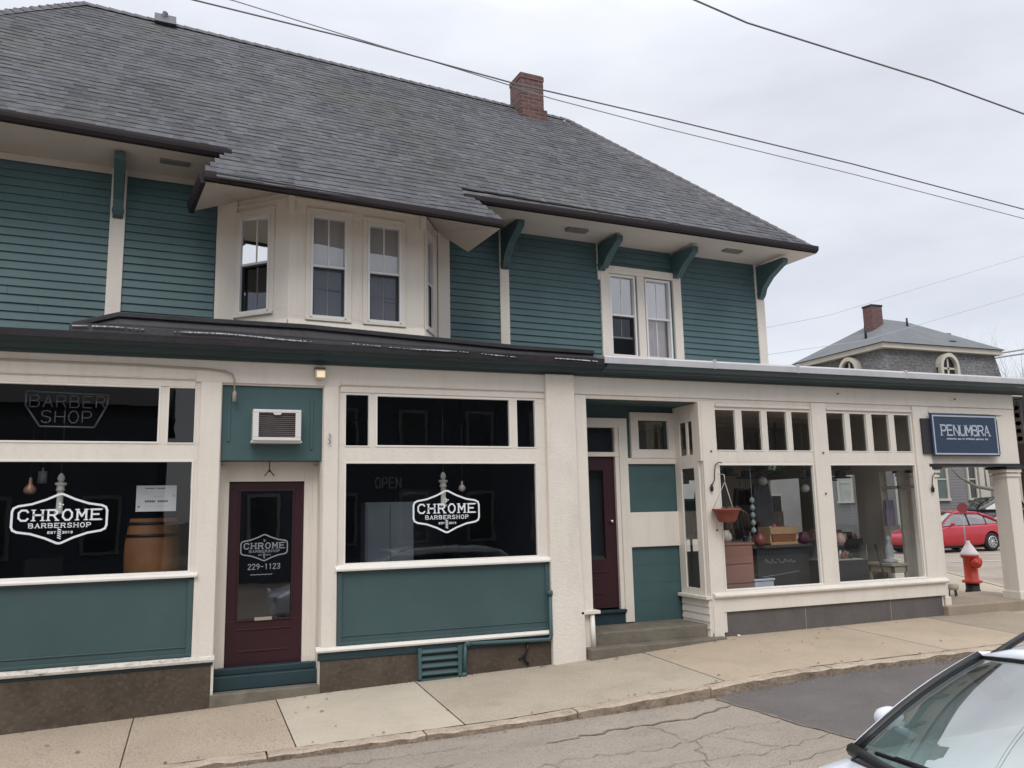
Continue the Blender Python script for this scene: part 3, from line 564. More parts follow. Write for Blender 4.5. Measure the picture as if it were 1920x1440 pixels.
for a, c in zip(ysb, ysb[1:]):
    for d, e_ in zip(zsb, zsb[1:]):
        if not any(h[0] < (a + c) / 2 < h[1] and h[2] < (d + e_) / 2 < h[3] for h in side): b.box(10.18, 10.32, a + (.055 if a == 0 else 0), c, d, e_)
for k in range(5): b.box(6.3, 10.2, .7 + k * .75, .82 + k * .75, 3.30, 3.40)
b.build('penumbra_shop_interior', B)
for h in side: MB(GLS).box(10.25, 10.256, h[0], h[1], h[2], h[3]).build('side_window', B)
b = MB(SHOPIN, DTEAL); b.box(10.2, 10.34, .52, .56, .7, 2.4); b.box(10.2, 10.34, .20, .88, 2.12, 2.16); b.build('side_window_bars', B)
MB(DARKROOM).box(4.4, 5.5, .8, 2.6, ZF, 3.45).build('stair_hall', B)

# ================================================================== upper house (frame turned 4 degrees)
DA = R(4.0); E1 = Vector((math.cos(DA), math.sin(DA), 0)); E2 = Vector((-math.sin(DA), math.cos(DA), 0)); OO = Vector((0, 1.0, 0))
def hx(s, t, z): return OO + E1 * s + E2 * t + Vector((0, 0, z))
def ztop(s): return interp([(-6, 6.02), (0, 5.97), (4, 5.88), (9, 5.86)], s)
def HM(*m): return MB(*m, xf=hx)
SEG = [(-4.0, -1.0), (-.84, .16), (3.2, 3.95), (4.09, 5.60), (7.06, 8.60)]
WT = 5.49
b = HM(CLAP)
def claps(s0, s1, zlo, zhi):
    z = zlo
    while z < zhi:
        z2 = min(z + .095, zhi)
        a_ = s0
        while a_ < s1 - .01:
            c_ = min(s1, a_ + random.uniform(1.0, 3.6)); c_ = s1 if s1 - c_ < .4 else c_; j_ = random.uniform(-.0015, .0025); e_ = c_ - (.003 if c_ < s1 else 0); t_ = random.uniform(-.002, .002)
            b.mesh([(a_, -.022 + t_, z + j_), (e_, -.022 + t_, z + j_ + random.uniform(-.0015, .0015)), (e_, -.003, z2), (a_, -.003, z2), (a_, 0, z + j_), (e_, 0, z + j_)], [(0, 1, 2, 3), (4, 5, 1, 0)]); a_ = c_
        z += .095
for s0, s1 in SEG: b = HM(CLAP); claps(s0, s1, 3.70, 5.97 if s1 < 3 else 5.88); b.build('clapboard_siding', B)
b = HM(CLAP); claps(5.60, 7.06, WT + .02, 5.88); b.build('clapboard_siding', B)
b = HM(CLAP)
b.wall(-4.0, 8.7, 3.6, 6.0, .0, .1, [(.25, 3.1, 4.2, 5.6), (5.76, 6.22, 4.16, 5.40), (6.41, 6.86, 4.16, 5.40)]); b.box(-4.0, -3.9, .1, 5.4, 3.6, 6.0); b.box(8.6, 8.7, .1, 5.4, 3.6, 5.95); b.box(-4.0, 8.7, 5.4, 5.5, 0, 6.0); b.box(8.6, 8.7, .1, 5.4, 3.6, 5.95)
b.box(-4, 8.7, .2, 5.4, 3.60, 3.66); b.build('upper_wall', B)
for s0, s1 in ((-1.0, -.84), (3.95, 4.09), (8.60, 8.77)):
    q = HM(CREAM); q.box(s0, s1, -.035, 0, 3.75, 5.96 if s0 < 3 else 5.87); 
    if s1 > 8.7: q.box(8.70, 8.76, -.03, .14, 3.75, 5.87)
    q.build('trim_board', B, .004)
# frieze under the soffit
# paired window
b = HM(CREAM)
b.box(5.60, 5.75, -.045, 0, 4.05, WT); b.box(6.92, 7.07, -.045, 0, 4.05, WT - .02); b.box(6.25, 6.38, -.04, 0, 4.05, 5.42); b.box(5.60, 7.06, -.05, 0, 5.42, WT + .03); b.box(5.64, 7.02, -.065, -.04, 5.47, 5.53)
b.box(5.56, 5.62, -.04, 0, 5.3, 5.86); b.box(6.92, 6.98, -.036, 0, WT, 5.86)
b.box(5.58, 7.09, -.06, 0, 4.02, 4.14); b.box(5.75, 6.92, -.08, .02, 4.12, 4.16); b.build('window_casing', B, .004)
SCR = mat('insect_screen', (.05, .05, .055), .8)
BLIND = mat('pale_blind', (.42, .42, .44), .8, .08, 2, stain=.3, stainc=(.25, .24, .26), stscale=(3, 3, .3))
CURT = mat('lilac_curtain', (.34, .29, .30), .85, .12, 2, stain=.5, stainc=(.15, .12, .13), stscale=(5, 5, .4))
VIN = mat('white_sash', (.72, .71, .70), .35, .03)
def sash_window(fr, u0, u1, z0, z1, blind=.0, openz=0.0, dark_lower=True, curtain=False, gm=None):
    """fr(u, d, z): d metres in front of the wall face"""
    zm = z0 + (z1 - z0) * .5; mb = MB(VIN, SCR, BLIND, CURT, DARKROOM, xf=fr); t = .028
    for a, c, d, e_ in ((u0, u0 + t, z0, z1), (u1 - t, u1, z0, z1)): mb.box(a, c, -.05, .03, d, e_)
    mb.box(u0 + t, u1 - t, -.05, .03, z1 - t, z1); mb.box(u0 + t, u1 - t, -.05, .035, z0 - .012, z0 + t * .7)
    mb.box(u0 + t, u1 - t, -.04, .012, zm - .014, zm + .014)
    um = (u0 + u1) / 2
    mb.box(um - .007, um + .007, -.028, -.012, zm + .014, z1 - t)
    zl = z0 + t * .7 + openz
    if openz: mb.box(u0 + t, u1 - t, -.06, -.035, zl, zl + .025)
    mb.box(um - .006, um + .006, -.052, -.040, zl, zm - .014)
    # dark inner frame of the screen in the lower half
    if dark_lower:
        for a, c, d, e_ in ((u0 + t, u0 + t + .016, z0 + t, zm - .014), (u1 - t - .016, u1 - t, z0 + t, zm - .014), (u0 + t, u1 - t, zm - .032, zm - .014)): mb.box(a, c, -.03, .0, d, e_, 1)
    # shade behind the glass
    if blind: mb.box(u0, u1, -.115, -.11, z1 - (z1 - z0) * blind, z1, 2)
    if curtain:
        n = 14; vs = [(u0 + (u1 - u0) * i / n, -.12 + .012 * math.cos(i * 2.1), zz) for zz in (z0, z1) for i in range(n + 1)]
        mb.mesh(vs, [(i, i + 1, i + n + 2, i + n + 1) for i in range(n)], 3, True)
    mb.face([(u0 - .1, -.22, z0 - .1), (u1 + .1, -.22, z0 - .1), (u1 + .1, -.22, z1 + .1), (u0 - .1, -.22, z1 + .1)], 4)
    wo = mb.build('sash_window', B)
    g = MB(GLM if gm is GLR else GLU, gm or GLU, xf=fr); sl = .03 if gm is GLR else 0; g.face([(u0 + t, -.02 + sl, zm), (u1 - t, -.02 - sl, zm), (u1 - t, -.02 - sl, z1 - t), (u0 + t, -.02 + sl, z1 - t)], 1); g.face([(u0 + t, -.046, zl), (u1 - t, -.046, zl), (u1 - t, -.046, zm), (u0 + t, -.046, zm)]); g.build('glass_pane', wo)
    if dark_lower:
        s_ = MB(glass('screen_mesh', (.50, .51, .54), .01), xf=fr); s_.face([(u0 + t, -.008, z0), (u1 - t, -.008, z0), (u1 - t, -.008, zm), (u0 + t, -.008, zm)]); s_.build('window_screen', wo)
    return wo
frw = lambda u, d, z: hx(u, -d, z)
sash_window(frw, 5.76, 6.22, 4.16, 5.41, blind=0, openz=.26, gm=GLM)
sash_window(frw, 6.40, 6.87, 4.16, 5.40, curtain=True, dark_lower=False, gm=GLM)
# bay window
bay = [(.39, 0.0), (.94, -.60), (2.62, -.60), (3.03, 0.0)]
ZB0, ZB1 = 4.16, 5.62
def bframe(a, c):
    A = Vector(a); C_ = Vector(c); d = (C_ - A).normalized(); n = Vector((d.y, -d.x))
    return (lambda u, dd, z: hx(A.x + d.x * u + n.x * dd, A.y + d.y * u + n.y * dd, z)), (C_ - A).length
fL, lL = bframe(bay[0], bay[1]); fF, lF = bframe(bay[1], bay[2]); fR_, lR = bframe(bay[2], bay[3])
ZBT = 5.86
b = MB(CREAM, xf=fL)
def wallu(mb, L_, z0, z1, holes): mb.wall(0, L_, z0, z1, 0, -.09, holes)
hL = [(.09, .545, 4.32, 5.53)]; hF = [(.25, .69, 4.235, 5.50), (.945, 1.38, 4.235, 5.48)]; hR = [(.085, .40, 4.235, 5.45)]
for mf, L_, hh in ((fL, lL, hL), (fF, lF, hF), (fR_, lR, hR)):
    b = MB(CREAM, xf=mf); wallu(b, L_, 3.85, ZBT, hh)
    for h in hh:
        t = .055
        b.box(h[0] - t, h[0], 0, .022, h[2] - .03, h[3] + t); b.box(h[1], h[1] + t, 0, .022, h[2] - .03, h[3] + t); b.box(h[0], h[1], 0, .022, h[3], h[3] + t); b.box(h[0] - t - .01, h[1] + t + .01, 0, .034, h[3] + t, h[3] + t + .022)
        b.box(h[0] - t, h[1] + t, 0, .04, h[2] - .045, h[2] - .012)
    b.box(.002, L_ - .002, 0, .018, 5.66, 5.69)
    # splayed foot of the bay
    b.prism([(0.001, 4.07), (.05, 4.07), (.05, 4.10), (.012, 4.19), (0.001, 4.19)], 0, L_, 'x')
    b.build('bay_wall', B, .003)
b = HM(CREAM); b.box(.17, .40, -.045, 0, 4.12, 5.80); b.build('bay_side_trim', B, .004)
b = HM(CREAM); b.box(3.02, 3.19, -.045, 0, 4.2, 5.75); b.build('bay_side_trim', B, .004)
for s_ in (.95, 2.61): b = HM(CREAM); b.box(s_ - .035, s_ + .035, -.64, -.575, 5.50, 5.72); b.build('bay_corner_block', B, .004)
sash_window(fL, *hL[0][:2], hL[0][2], hL[0][3], blind=0, gm=GLR)
for h in hF: sash_window(fF, h[0], h[1], h[2], h[3], blind=.98)
sash_window(fR_, *hR[0][:2], hR[0][2], hR[0][3], blind=0)
# ---- roof
EL = (-4.7, -.85, 6.10); RL = (-1.575, 2.25, 9.32); RR = (6.455, 2.25, 9.075); ER = (9.15, -.85, 5.965)
Lj = (.22, -.86, 6.01); BLc = (-.09, -1.32, 5.535); BRc = (3.36, -1.42, 5.43); Rj = (3.02, -.95, 5.885)
RBL = (-4.7, 5.35, 6.1); RBR = (9.15, 5.35, 5.965)
def suv(p): return (p[0], math.hypot(p[1] + .85, p[2] - 6) * (1 if p[1] > -.85 else -1))
b = HM(SHIN)
def rf(pts, f=suv): b.face(pts, 0, [f(p) for p in pts])
rf([EL, Lj, RL]); Mid = (.35, 2.25, 9.26); Mid2 = (3.1, 2.25, 9.18)
rf([Lj, Mid, RL]); rf([Lj, BLc, BRc, Rj, Mid2, Mid]); rf([Rj, ER, RR, Mid2])
hv = lambda p: (p[1], math.hypot(min(abs(p[0] + 4.7), abs(9.15 - p[0])), p[2] - 6))
rf([EL, RL, RBL], hv); rf([ER, RBR, RR], hv); rf([RBL, RL, RR, RBR])
# small return slopes of the bay eave
bL = (-.50, -.62, 5.60); bR = (3.62, -.72, 5.50)
TL = (.02, -.62, 5.95)
rf([BLc, Lj, (.22, -.3, 6.0), (-.14, -.30, 5.50)], hv); rf([BRc, (3.34, -.36, 5.42), (3.02, -.3, 5.9), Rj], hv)
roof = b.build('shingled_roof', B)
# every course of the front slope laid as lapped tabs
RSH = [mat('shingle_tab_%d' % k, tuple(c * q for c in (.112, .114, .126)), .95, .22, 9, .5, 60, stain=.5, stainc=(.108, .118, .082), stscale=(.16, .16, .16), spec=.15) for k, q in enumerate((.70, .86, 1.0, 1.12, 1.24))]
def rz_(s_, t_):
    f = (t_ + .85) / 3.1; ze = 6.10 - (s_ + 4.7) * .135 / 13.85; zr = 9.32 - (s_ + 1.575) * .245 / 8.03
    return ze + (zr - ze) * f - .012
b = HM(*RSH, mat('shingle_butt_edge', (.060, .058, .064), .95)); rr_ = random.Random(11); dt = .083; t0 = -1.40; nrow = int((2.25 - t0) / dt) + 1
from mathutils import noise as mno
for r_ in range(nrow):
    ta = t0 + r_ * dt; tb_ = min(ta + dt * 1.15, 2.25); 
    if ta >= 2.2: break
    if ta < -.88:
        g_ = (-.86 - ta) / .5; s0 = .22 - .31 * min(g_ * 1.05, 1); s1 = 3.02 + .34 * min(g_ * .95, 1)
        if ta < -1.34: s0 += .12 ; s1 -= .0
    else: f_ = (ta + .85) / 3.1; s0 = -4.7 + 3.125 * f_; s1 = 9.15 - 2.695 * f_
    s_ = s0 - rr_.uniform(0, .15); s_ = max(s_, s0)
    while s_ < s1:
        e_ = min(s_ + rr_.choice((.08, .11, .14, .18, .24)), s1); n_ = mno.noise(Vector((s_ * .55, ta * .8, 0))) * 1.5 + mno.noise(Vector((s_ * 2.3, ta * 2.6, 5))) * 1.2 + rr_.uniform(-1.1, 1.1)
        m_ = max(0, min(4, int(round(2 + n_)))); th = rr_.choice((.002, .005, .010)); d_ = rr_.uniform(-.006, .006); z0, z1, z2, z3 = rz_(s_, ta + d_), rz_(e_, ta + d_), rz_(e_, tb_), rz_(s_, tb_)
        b.face([(s_, ta + d_ - .004, z0 + th + .012), (e_, ta + d_ - .004, z1 + th + .012), (e_, tb_, z2 + .010), (s_, tb_, z3 + .010)], m_)
        b.face([(s_, ta + d_, z0), (e_, ta + d_, z1), (e_, ta + d_ - .004, z1 + th + .012), (s_, ta + d_ - .004, z0 + th + .012)], 5)
        s_ = e_
b.build('shingle_courses', B)
# hip and ridge caps
def capline(a, c, wdt=.11, step=.17):
    mb = HM(mat('ridge_cap_shingle', (.115, .11, .12), .95, .3, 6)); A = Vector(a); C_ = Vector(c); d = C_ - A; n = max(1, int(d.length / step)); d.normalize(); sd = d.cross(Vector((0, 0, 1))).normalized()
    for i in range(n):
        p = A + (C_ - A) * (i / n); q = A + (C_ - A) * ((i + 1.15) / n); u0 = Vector((0, 0, .022)); u1 = Vector((0, 0, .010))
        for sg in (-1, 1):
            pts = [p + u0 + Vector((0, 0, .012)), q + u1 + Vector((0, 0, .01)), q + u1 + sd * sg * wdt - Vector((0, 0, .03 + .6 * wdt * (.6 if abs(d.z) > .2 else 1))), p + u0 + sd * sg * wdt - Vector((0, 0, .03 + .6 * wdt * (.6 if abs(d.z) > .2 else 1)))]
            mb.face([tuple(v) for v in pts], 0, [(i * .3 + x_, y_) for x_, y_ in ((0, .02), (.2, .02), (.2, .11), (0, .11))])
    mb.build('ridge_cap', B)
capline(RL, RR, .1); capline(EL, RL); capline(ER, RR, .07); capline(BLc, (.30, -.86, 6.01), .06); capline(BRc, (3.0, -.93, 5.9), .05)
# gutters
def gutter(a, c, dpt=.10, ht=.115, nm='eave_gutter'):
    mb = HM(GUT); A = Vector(a); C_ = Vector(c); d = (C_ - A); d.z = 0; d.normalize(); nrm = Vector((d.y, -d.x, 0))
    prof = [(0, .012), (dpt, .012), (dpt, -.015), (dpt * .92, -.05), (dpt * .55, -ht), (0, -ht), (-.02, -ht)]
    vs = [tuple(P_ + nrm * u + Vector((0, 0, v_))) for P_ in (A, C_) for u, v_ in prof]; n = len(prof)
    mb.mesh(vs, [(i, (i + 1) % n, n + (i + 1) % n, n + i) for i in range(n)] + [tuple(range(n))[::-1], tuple(range(n, 2 * n))]); mb.build(nm, B)
gutter(EL, Lj, .08, .085); gutter(Rj, ER, .07, .075); gutter(BLc, BRc, .04, .075); gutter((-.14, -.32, 5.535), BLc, .05, .11); gutter(BRc, (3.34, -.37, 5.43), .03, .07); gutter(ER, RBR, .04, .08); gutter(RBL, EL, .04, .08)
# soffits
b = HM(SOFF, GREYM)
b.face([(-4.7, -.86, 6.0), (.25, -.88, 5.945), (.25, 0.02, 5.955), (-4.7, 0.02, 6.0)][::-1]); b.face([(.25, 0, 5.955), (3.0, 0, 5.86), (3.0, -.9, 5.80), (.25, -.88, 5.945)])
b.face([(2.98, -.95, 5.80), (9.15, -.86, 5.872), (9.15, 0.02, 5.872), (2.98, 0.02, 5.862)][::-1]); b.face([(8.7, 0, 5.8705), (9.15, 0, 5.8705), (9.15, 5.4, 5.8705), (8.7, 5.4, 5.8705)][::-1]); b.face([(-4.7, 0, 6.0), (-4, 0, 6.0), (-4, 5.4, 6.0), (-4.7, 5.4, 6.0)][::-1])
b.box(-4.0, .2, -.022, 0, 5.89, 5.97); 
for s_, zz in ((-.35, 5.948), (4.95, 5.823), (7.75, 5.853)): b.box(s_ - .16, s_ + .16, -.56, -.44, zz - .012, zz + .02, 1)
b.build('soffit', B)
b = HM(SOFF)
zw = 5.76
b.face([(-.09, -1.30, 5.45), (3.34, -1.40, 5.345), (2.66, -.60, zw - .04), (.92, -.60, zw)]); b.face([(-.09, -1.30, 5.45), (.92, -.6, zw), (.39, 0, zw), (-.14, -.33, 5.45)]); b.face([(3.34, -1.40, 5.345), (3.33, -.38, 5.35), (3.03, 0, zw - .05), (2.64, -.6, zw - .04)])
b.face([(-.14, -.33, 5.45), (.39, 0, zw), (.39, 0, 5.98), (-.10, -.0, 5.98)]); b.face([(3.33, -.38, 5.35), (3.4, 0, 5.9), (3.03, 0, 5.9), (3.03, 0, zw - .05)])
b.build('bay_soffit', B)
# brackets
for s_, zl, ln in ((-.92, 5.38, .62), (4.02, 5.31, .60), (5.62, 5.46, .58), (6.97, 5.48, .58), (8.68, 5.30, .66)):
    q = HM(TEAL); h = ztop(s_) - .03; w_ = .055
    q.prism([(0, zl), (0, h), (-ln, h - .02), (-ln, h - .10), (-ln * .80, h - .16), (-ln * .5, h - .26), (-ln * .25, h - .40), (-.13, zl + .05), (-.10, zl), (-.05, zl - .03)], s_ - w_, s_ + w_, 'x')
    q.box(s_ - w_ - .008, s_ + w_ + .008, -.125, -.03, zl + .04, zl + .075); q.build('eave_bracket', B, .006)
# chimney
b = HM(BRK, mat('chimney_cap_mortar', (.22, .19, .17), .9), BLK); b.box(5.31, 5.765, 1.90, 2.33, 8.3, 9.60, 0, True); b.box(5.33, 5.82, 1.88, 2.35, 8.3, 8.95, 0, True); b.box(5.30, 5.775, 1.89, 2.34, 9.50, 9.585, 0, True); b.box(5.33, 5.745, 1.92, 2.31, 9.60, 9.62, 1); b.box(5.42, 5.65, 2.0, 2.22, 9.621, 9.63, 2); b.build('chimney', B, .004)
b = HM(mat('roof_vent_metal', (.10, .10, .11), .6)); b.prism([(2.05, 9.18), (2.25, 9.42), (2.45, 9.18)], -.62, -.32, 'x'); b.tube([(-.55, 2.2, 9.2), (-.47, 2.2, 9.42)], .04, 8); b.build('roof_vent', B)
b = HM(GREYM); b.tube([(6.30, 2.12, 8.85), (6.30, 2.12, 8.97)], .03, 8); b.build('vent_pipe', B)

# ================================================================== things fixed to the front
ac = thing('air_conditioner', 'small white window air conditioner set in the teal panel above the barbershop door', 'air conditioner', (.83, -.02, 2.70))
ACW = mat('white_enamel', (.66, .65, .63), .4, .05, 4, stain=.2, stainc=(.4, .38, .33)); b = MB(ACW, BLK)
b.wall(-.25, .25, 0, .335, -.14, -.11, [(-.19, .19, .035, .30)]); b.box(-.25, -.235, -.11, .05, 0, .335); b.box(.235, .25, -.11, .05, 0, .335); b.box(-.235, .235, -.11, .05, .32, .335); b.box(-.235, .235, -.11, .05, 0, .015); b.box(-.265, .265, -.12, .05, -.02, 0)
b.prism([(-.05, .30), (.05, .30), (.03, .275), (-.03, .275)], -.142, -.12, 'y'); b.build('casing', ac, .006)
b = MB(mat('condenser_fins', (.13, .11, .11), .6, .2, 8), BLK); b.box(-.19, .19, -.10, -.08, .035, .30, 1)
for k in range(12): z = .045 + k * .0215; b.box(-.19, .19, -.118, -.098, z, z + .010)
b.build('grille', ac)
fl = thing('flood_light', 'small cream square flood light glowing under the cornice', 'light', (1.285, -.02, 3.40))
b = MB(mat('lamp_housing', (.22, .12, .07), .6)); b.box(-.06, .06, -.06, .02, .095, .13); b.box(-.02, .02, -.09, 0, .08, .1); b.build('bracket', fl)
le = bpy.data.materials.new('lamp_lens'); le.use_nodes = True; pb = le.node_tree.nodes['Principled BSDF']; pb.inputs['Base Color'].default_value = (.8, .7, .5, 1); pb.inputs['Emission Color'].default_value = (1, .78, .45, 1); pb.inputs['Emission Strength'].default_value = .45
b = MB(mat('lamp_case', (.62, .55, .42), .5), le); b.prism([(-.05, 0), (.05, 0), (.06, .095), (-.06, .095)], -.11, -.02, 'y'); b.box(-.042, .042, -.116, -.11, .01, .08, 1); b.build('lamp_head', fl, .005)
cb = MB(mat('cable_beige', (.34, .29, .23), .6)); cb.tube([(-6, -.045, 3.475), (-1.8, -.045, 3.485), (-.56, -.045, 3.482), (.1, -.045, 3.468), (.28, -.045, 3.45), (.36, -.05, 3.42), (.385, -.05, 3.36), (.39, -.05, 3.2)], .009, 6); cb.lathe([(.001, -.06), (.02, -.055), (.022, .03), (.012, .06)], (.39, -.05, 3.18), 10)
tag(cb.build('wall_cable'), 'beige cable running under the cornice and bending down beside the air conditioner panel', 'cable')
# PENUMBRA sign
sg = thing('shop_sign', 'navy sign with pale border and lettering hung on the corner porch beam', 'sign', (10.98, -.10, 2.58))
NAVY = mat('navy_board', (.022, .045, .085), .5, .08, 3); SGW = mat('sign_silver_paint', (.42, .46, .54), .5, .05)
b = MB(NAVY); b.box(-.685, .685, 0, .035, 0, .64); b.build('sign_board', sg, .006)
b = MB(mat('black_backboard', (.03, .028, .035), .6)); b.box(-.84, .74, .035, .065, .035, .565); b.build('backboard', sg)
b = MB(SGW); t = .022; i_ = .022
b.box(-.685 + i_, .685 - i_, -.006, 0, .64 - i_ - t, .64 - i_); b.box(-.685 + i_, .685 - i_, -.006, 0, i_, i_ + t); b.box(-.685 + i_, -.685 + i_ + t, -.006, 0, i_ + t, .64 - i_ - t); b.box(.685 - i_ - t, .685 - i_, -.006, 0, i_ + t, .64 - i_ - t); b.build('border', sg)
b = MB(SGW); text(b, 'PENUMBRA', -.50, .50, .315, .465, .023, -.003, serif=True, gap=.22)
x = -.40
while x < .46:
    wd = random.uniform(.012, .03)
    if random.random() < .88: strip(b, [(x, .255 + random.uniform(-.004, .004)), (x + wd * .7, .265 + random.uniform(-.006, .006))], .018, -.003)
    x += wd + .006
b.build('sign_lettering', sg)
hs_ = thing('hanging_sign', 'narrow vertical hanging sign with pale painted blotches beyond the corner post', 'sign', (12.42, .10, 2.80))
b = MB(mat('dark_sign_board', (.10, .085, .085), .6, .2, 8), mat('pale_sign_paint', (.55, .52, .48), .6)); b.box(-.012, .012, -.07, .07, 0, .66)
for k in range(5):
    zc = .08 + k * .125; pts = [(-.02, .055 * math.cos(a_) * random.uniform(.6, 1), zc + .05 * math.sin(a_) * random.uniform(.6, 1)) for a_ in [j * math.pi / 5 for j in range(10)]]; b.face(pts, 1); b.face([(-.02, p_[1], p_[2]) for p_ in pts][::-1], 1)
b.build('board', hs_); b = MB(BLK); b.tube([(0, -.1, .72), (0, .3, .72)], .01, 6); b.tube([(0, 0, .66), (0, 0, .72)], .006, 6); b.build('iron_arm', hs_)
# hanging planter
pl = thing('hanging_planter', 'terracotta hanging flower basket beside the first display window', 'planter', (6.47, -.20, 1.70))
TER = mat('terracotta_plastic', (.25, .065, .045), .6, .12, 5)
b = MB(TER); b.lathe([(.001, 0), (.095, 0), (.12, .03), (.165, .145), (.185, .15), (.188, .175), (.165, .175), (.15, .12), (.001, .11)], (0, 0, 0), 24); b.build('pot', pl)
b = MB(mat('hanger_wire', (.55, .52, .5), .5)); 
for k in range(3): a_ = 2.1 * k + .4; b.tube([(.17 * math.cos(a_), .17 * math.sin(a_), .17), (0, 0, .52)], .004, 5)
b.tube([(0, 0, .52), (0, 0, .60), (.03, .06, .62), (.03, .17, .63)], .005, 5); b.build('hanger', pl)
b = MB(mat('dry_stem', (.22, .13, .09), .8, .3, 9))
for k in range(16):
    a_ = random.uniform(0, 6.28); r_ = random.uniform(.02, .1); x_ = r_ * math.cos(a_); y_ = r_ * math.sin(a_); L_ = random.uniform(.15, .4)
    dx = random.uniform(-.25, .3); b.tube([(x_, y_, .12), (x_ + dx * .4, y_ - .02, .20), (x_ + dx * .9, y_ - .03, .17 - L_ * .2), (x_ + dx * 1.1, y_ - .03, .12 - L_)], [.004, .003, .002, .001], 4)
b.build('dried_stems', pl)
bw = MB(BLK); bw.tube([(6.56, -.04, 2.475), (6.50, -.05, 2.482), (6.44, -.055, 2.45), (6.425, -.055, 2.36), (6.415, -.055, 2.25), (6.375, -.055, 2.19)], .007, 6); bw.lathe([(.001, -.05), (.02, -.04), (.024, 0), (.012, .035), (.008, .05)], (6.365, -.055, 2.15), 10); tag(bw.build('cable_with_socket'), 'thin dark cable ending in a black lamp socket on the corner post above the planter', 'cable')
bw = MB(BLK); bw.lathe([(.001, -.06), (.02, -.05), (.026, 0), (.012, .035), (.008, .06)], (10.24, -.06, 2.10), 10); bw.tube([(10.24, -.055, 2.15), (10.27, -.05, 2.28), (10.33, -.045, 2.33)], .006, 6); tag(bw.build('lamp_socket'), 'black lamp socket on a short cable right of the second display window', 'cable')
hk = MB(GREYM); hk.tube([(0, 0, .06), (.012, -.02, .03), (-.01, -.03, 0), (.01, -.02, -.04), (-.012, -.01, -.05)], .007, 6); o = hk.build('wall_hook'); o.location = (1.40, -.045, 2.73); tag(o, 'small grey metal hook screwed to the cream pilaster right of the barbershop door', 'hook')
hk = MB(BLK); hk.tube([(0, .0, .12), (0, -.03, .10), (0, -.04, .0)], .006, 6); hk.tube([(0, -.04, .03), (-.05, -.05, -.04)], .006, 6); hk.tube([(0, -.04, .03), (.05, -.05, -.04)], .006, 6); o = hk.build('sign_hanger'); o.location = (.79, .24, 2.38); tag(o, 'small black iron hanger over the maroon barbershop door', 'hanger')

# ================================================================== things inside the barbershop
NEON = mat('unlit_neon_tube', (.13, .135, .145), .3); NEON2 = mat('dark_neon_tube', (.035, .04, .045), .3)
ns_ = thing('neon_sign', 'unlit outline neon sign in the left transom window', 'sign', (-1.23, .28, 3.03))
b = MB(NEON); o5 = [(-.38, .19), (.38, .17), (.37, .06), (.26, -.175), (-.24, -.17), (-.375, .04)]
for a_, c_ in zip(o5, o5[1:] + o5[:1]): b.tube([(a_[0], 0, a_[1]), (c_[0], 0, c_[1])], .009, 6)
b.build('border_tube', ns_)
def neon_text(mb, s, x0, x1, z0, z1):
    n = len(s); cw = (x1 - x0) / (n + .45 * (n - 1)); x = x0
    for ch in s:
        for st in G[ch]:
            for (pa, pb) in zip(st, st[1:]): mb.tube([(x + pa[0] * cw, 0, z0 + pa[1] * (z1 - z0)), (x + pb[0] * cw, 0, z0 + pb[1] * (z1 - z0))], .0065, 5)
        x += cw * 1.45
b = MB(NEON); neon_text(b, 'BARBER', -.34, .35, .03, .15); neon_text(b, 'SHOP', -.23, .23, -.13, -.01); b.build('letter_tubes', ns_)
os_ = MB(NEON2); neon_text(os_, 'OPEN', -.14, .16, -.06, .06); o = os_.build('open_sign'); o.location = (2.13, .3, 2.26); tag(o, 'unlit tube sign hanging in the upper left of the second barbershop window', 'sign')
br = thing('wooden_barrel', 'amber oak barrel with dark hoops standing in the left barbershop window', 'barrel', (-.38, .85, 1.05))
b = MB(mat('oak_staves', (.26, .115, .045), .5, .35, 2.5, .2, 10, stain=.5, stainc=(.2, .08, .03), stscale=(6, 6, .5)))
prof = [(.001, 0), (.235, 0), (.26, .12), (.285, .30), (.29, .45), (.285, .60), (.26, .76), (.242, .86), (.225, .86), (.225, .84), (.001, .84)]
b.lathe(prof, (0, 0, 0), 36); b.build('staves', br)
for z0, r0, r1 in ((.04, .248, .257), (.22, .277, .281), (.66, .281, .276), (.79, .259, .254)):
    b = MB(BLK); b.lathe([(r0, z0), (r0 + .006, z0), (r1 + .006, z0 + .03), (r1, z0 + .03)], (0, 0, 0), 36); b.build('hoop', br)
b = MB(BLK); b.box(-5.0, .2, .18, .5, 1.16, 1.19)
shf = MB(mat('dark_bench_wood', (.04, .025, .018), .5)); shf.box(-.75, .0, .5, 1.3, .30, 1.045); tag(shf.build('window_bench'), 'dark low bench carrying the barrel inside the left window', 'bench')
pn = thing('paper_notice', 'white landscape paper notice taped inside the window above the barrel', 'notice', (-.345, .28, 2.115))
b = MB(mat('paper', (.47, .49, .50), .7)); b.box(-.195, .195, 0, .004, -.135, .135); b.build('sheet', pn)
INK = mat('ink', (.08, .08, .09), .8); b = MB(INK, mat('faint_ink', (.33, .34, .35), .8))
for a_, c_, z_, t_, m_ in ((-.11, -.02, .105, .010, 0), (.0, .085, .105, .010, 0), (-.11, -.01, -.03, .022, 0), (.015, .115, -.03, .020, 0), (-.03, .05, .02, .007, 1), (-.10, .10, -.08, .005, 1), (-.175, -.155, -.085, .02, 0), (.155, .185, .03, .03, 1)):
    x = a_
    while x < c_: b.box(x, min(x + .013, c_), -.002, 0, z_ - t_ / 2, z_ + t_ / 2, m_); x += .017
b.build('printed_lines', pn)
sl = MB(mat('white_plastic', (.6, .62, .62), .5)); sl.box(-.015, .005, .16, .19, 2.21, 2.42); tag(sl.build('sensor_strip'), 'small white plastic strip on the right jamb inside the left window', 'sensor')
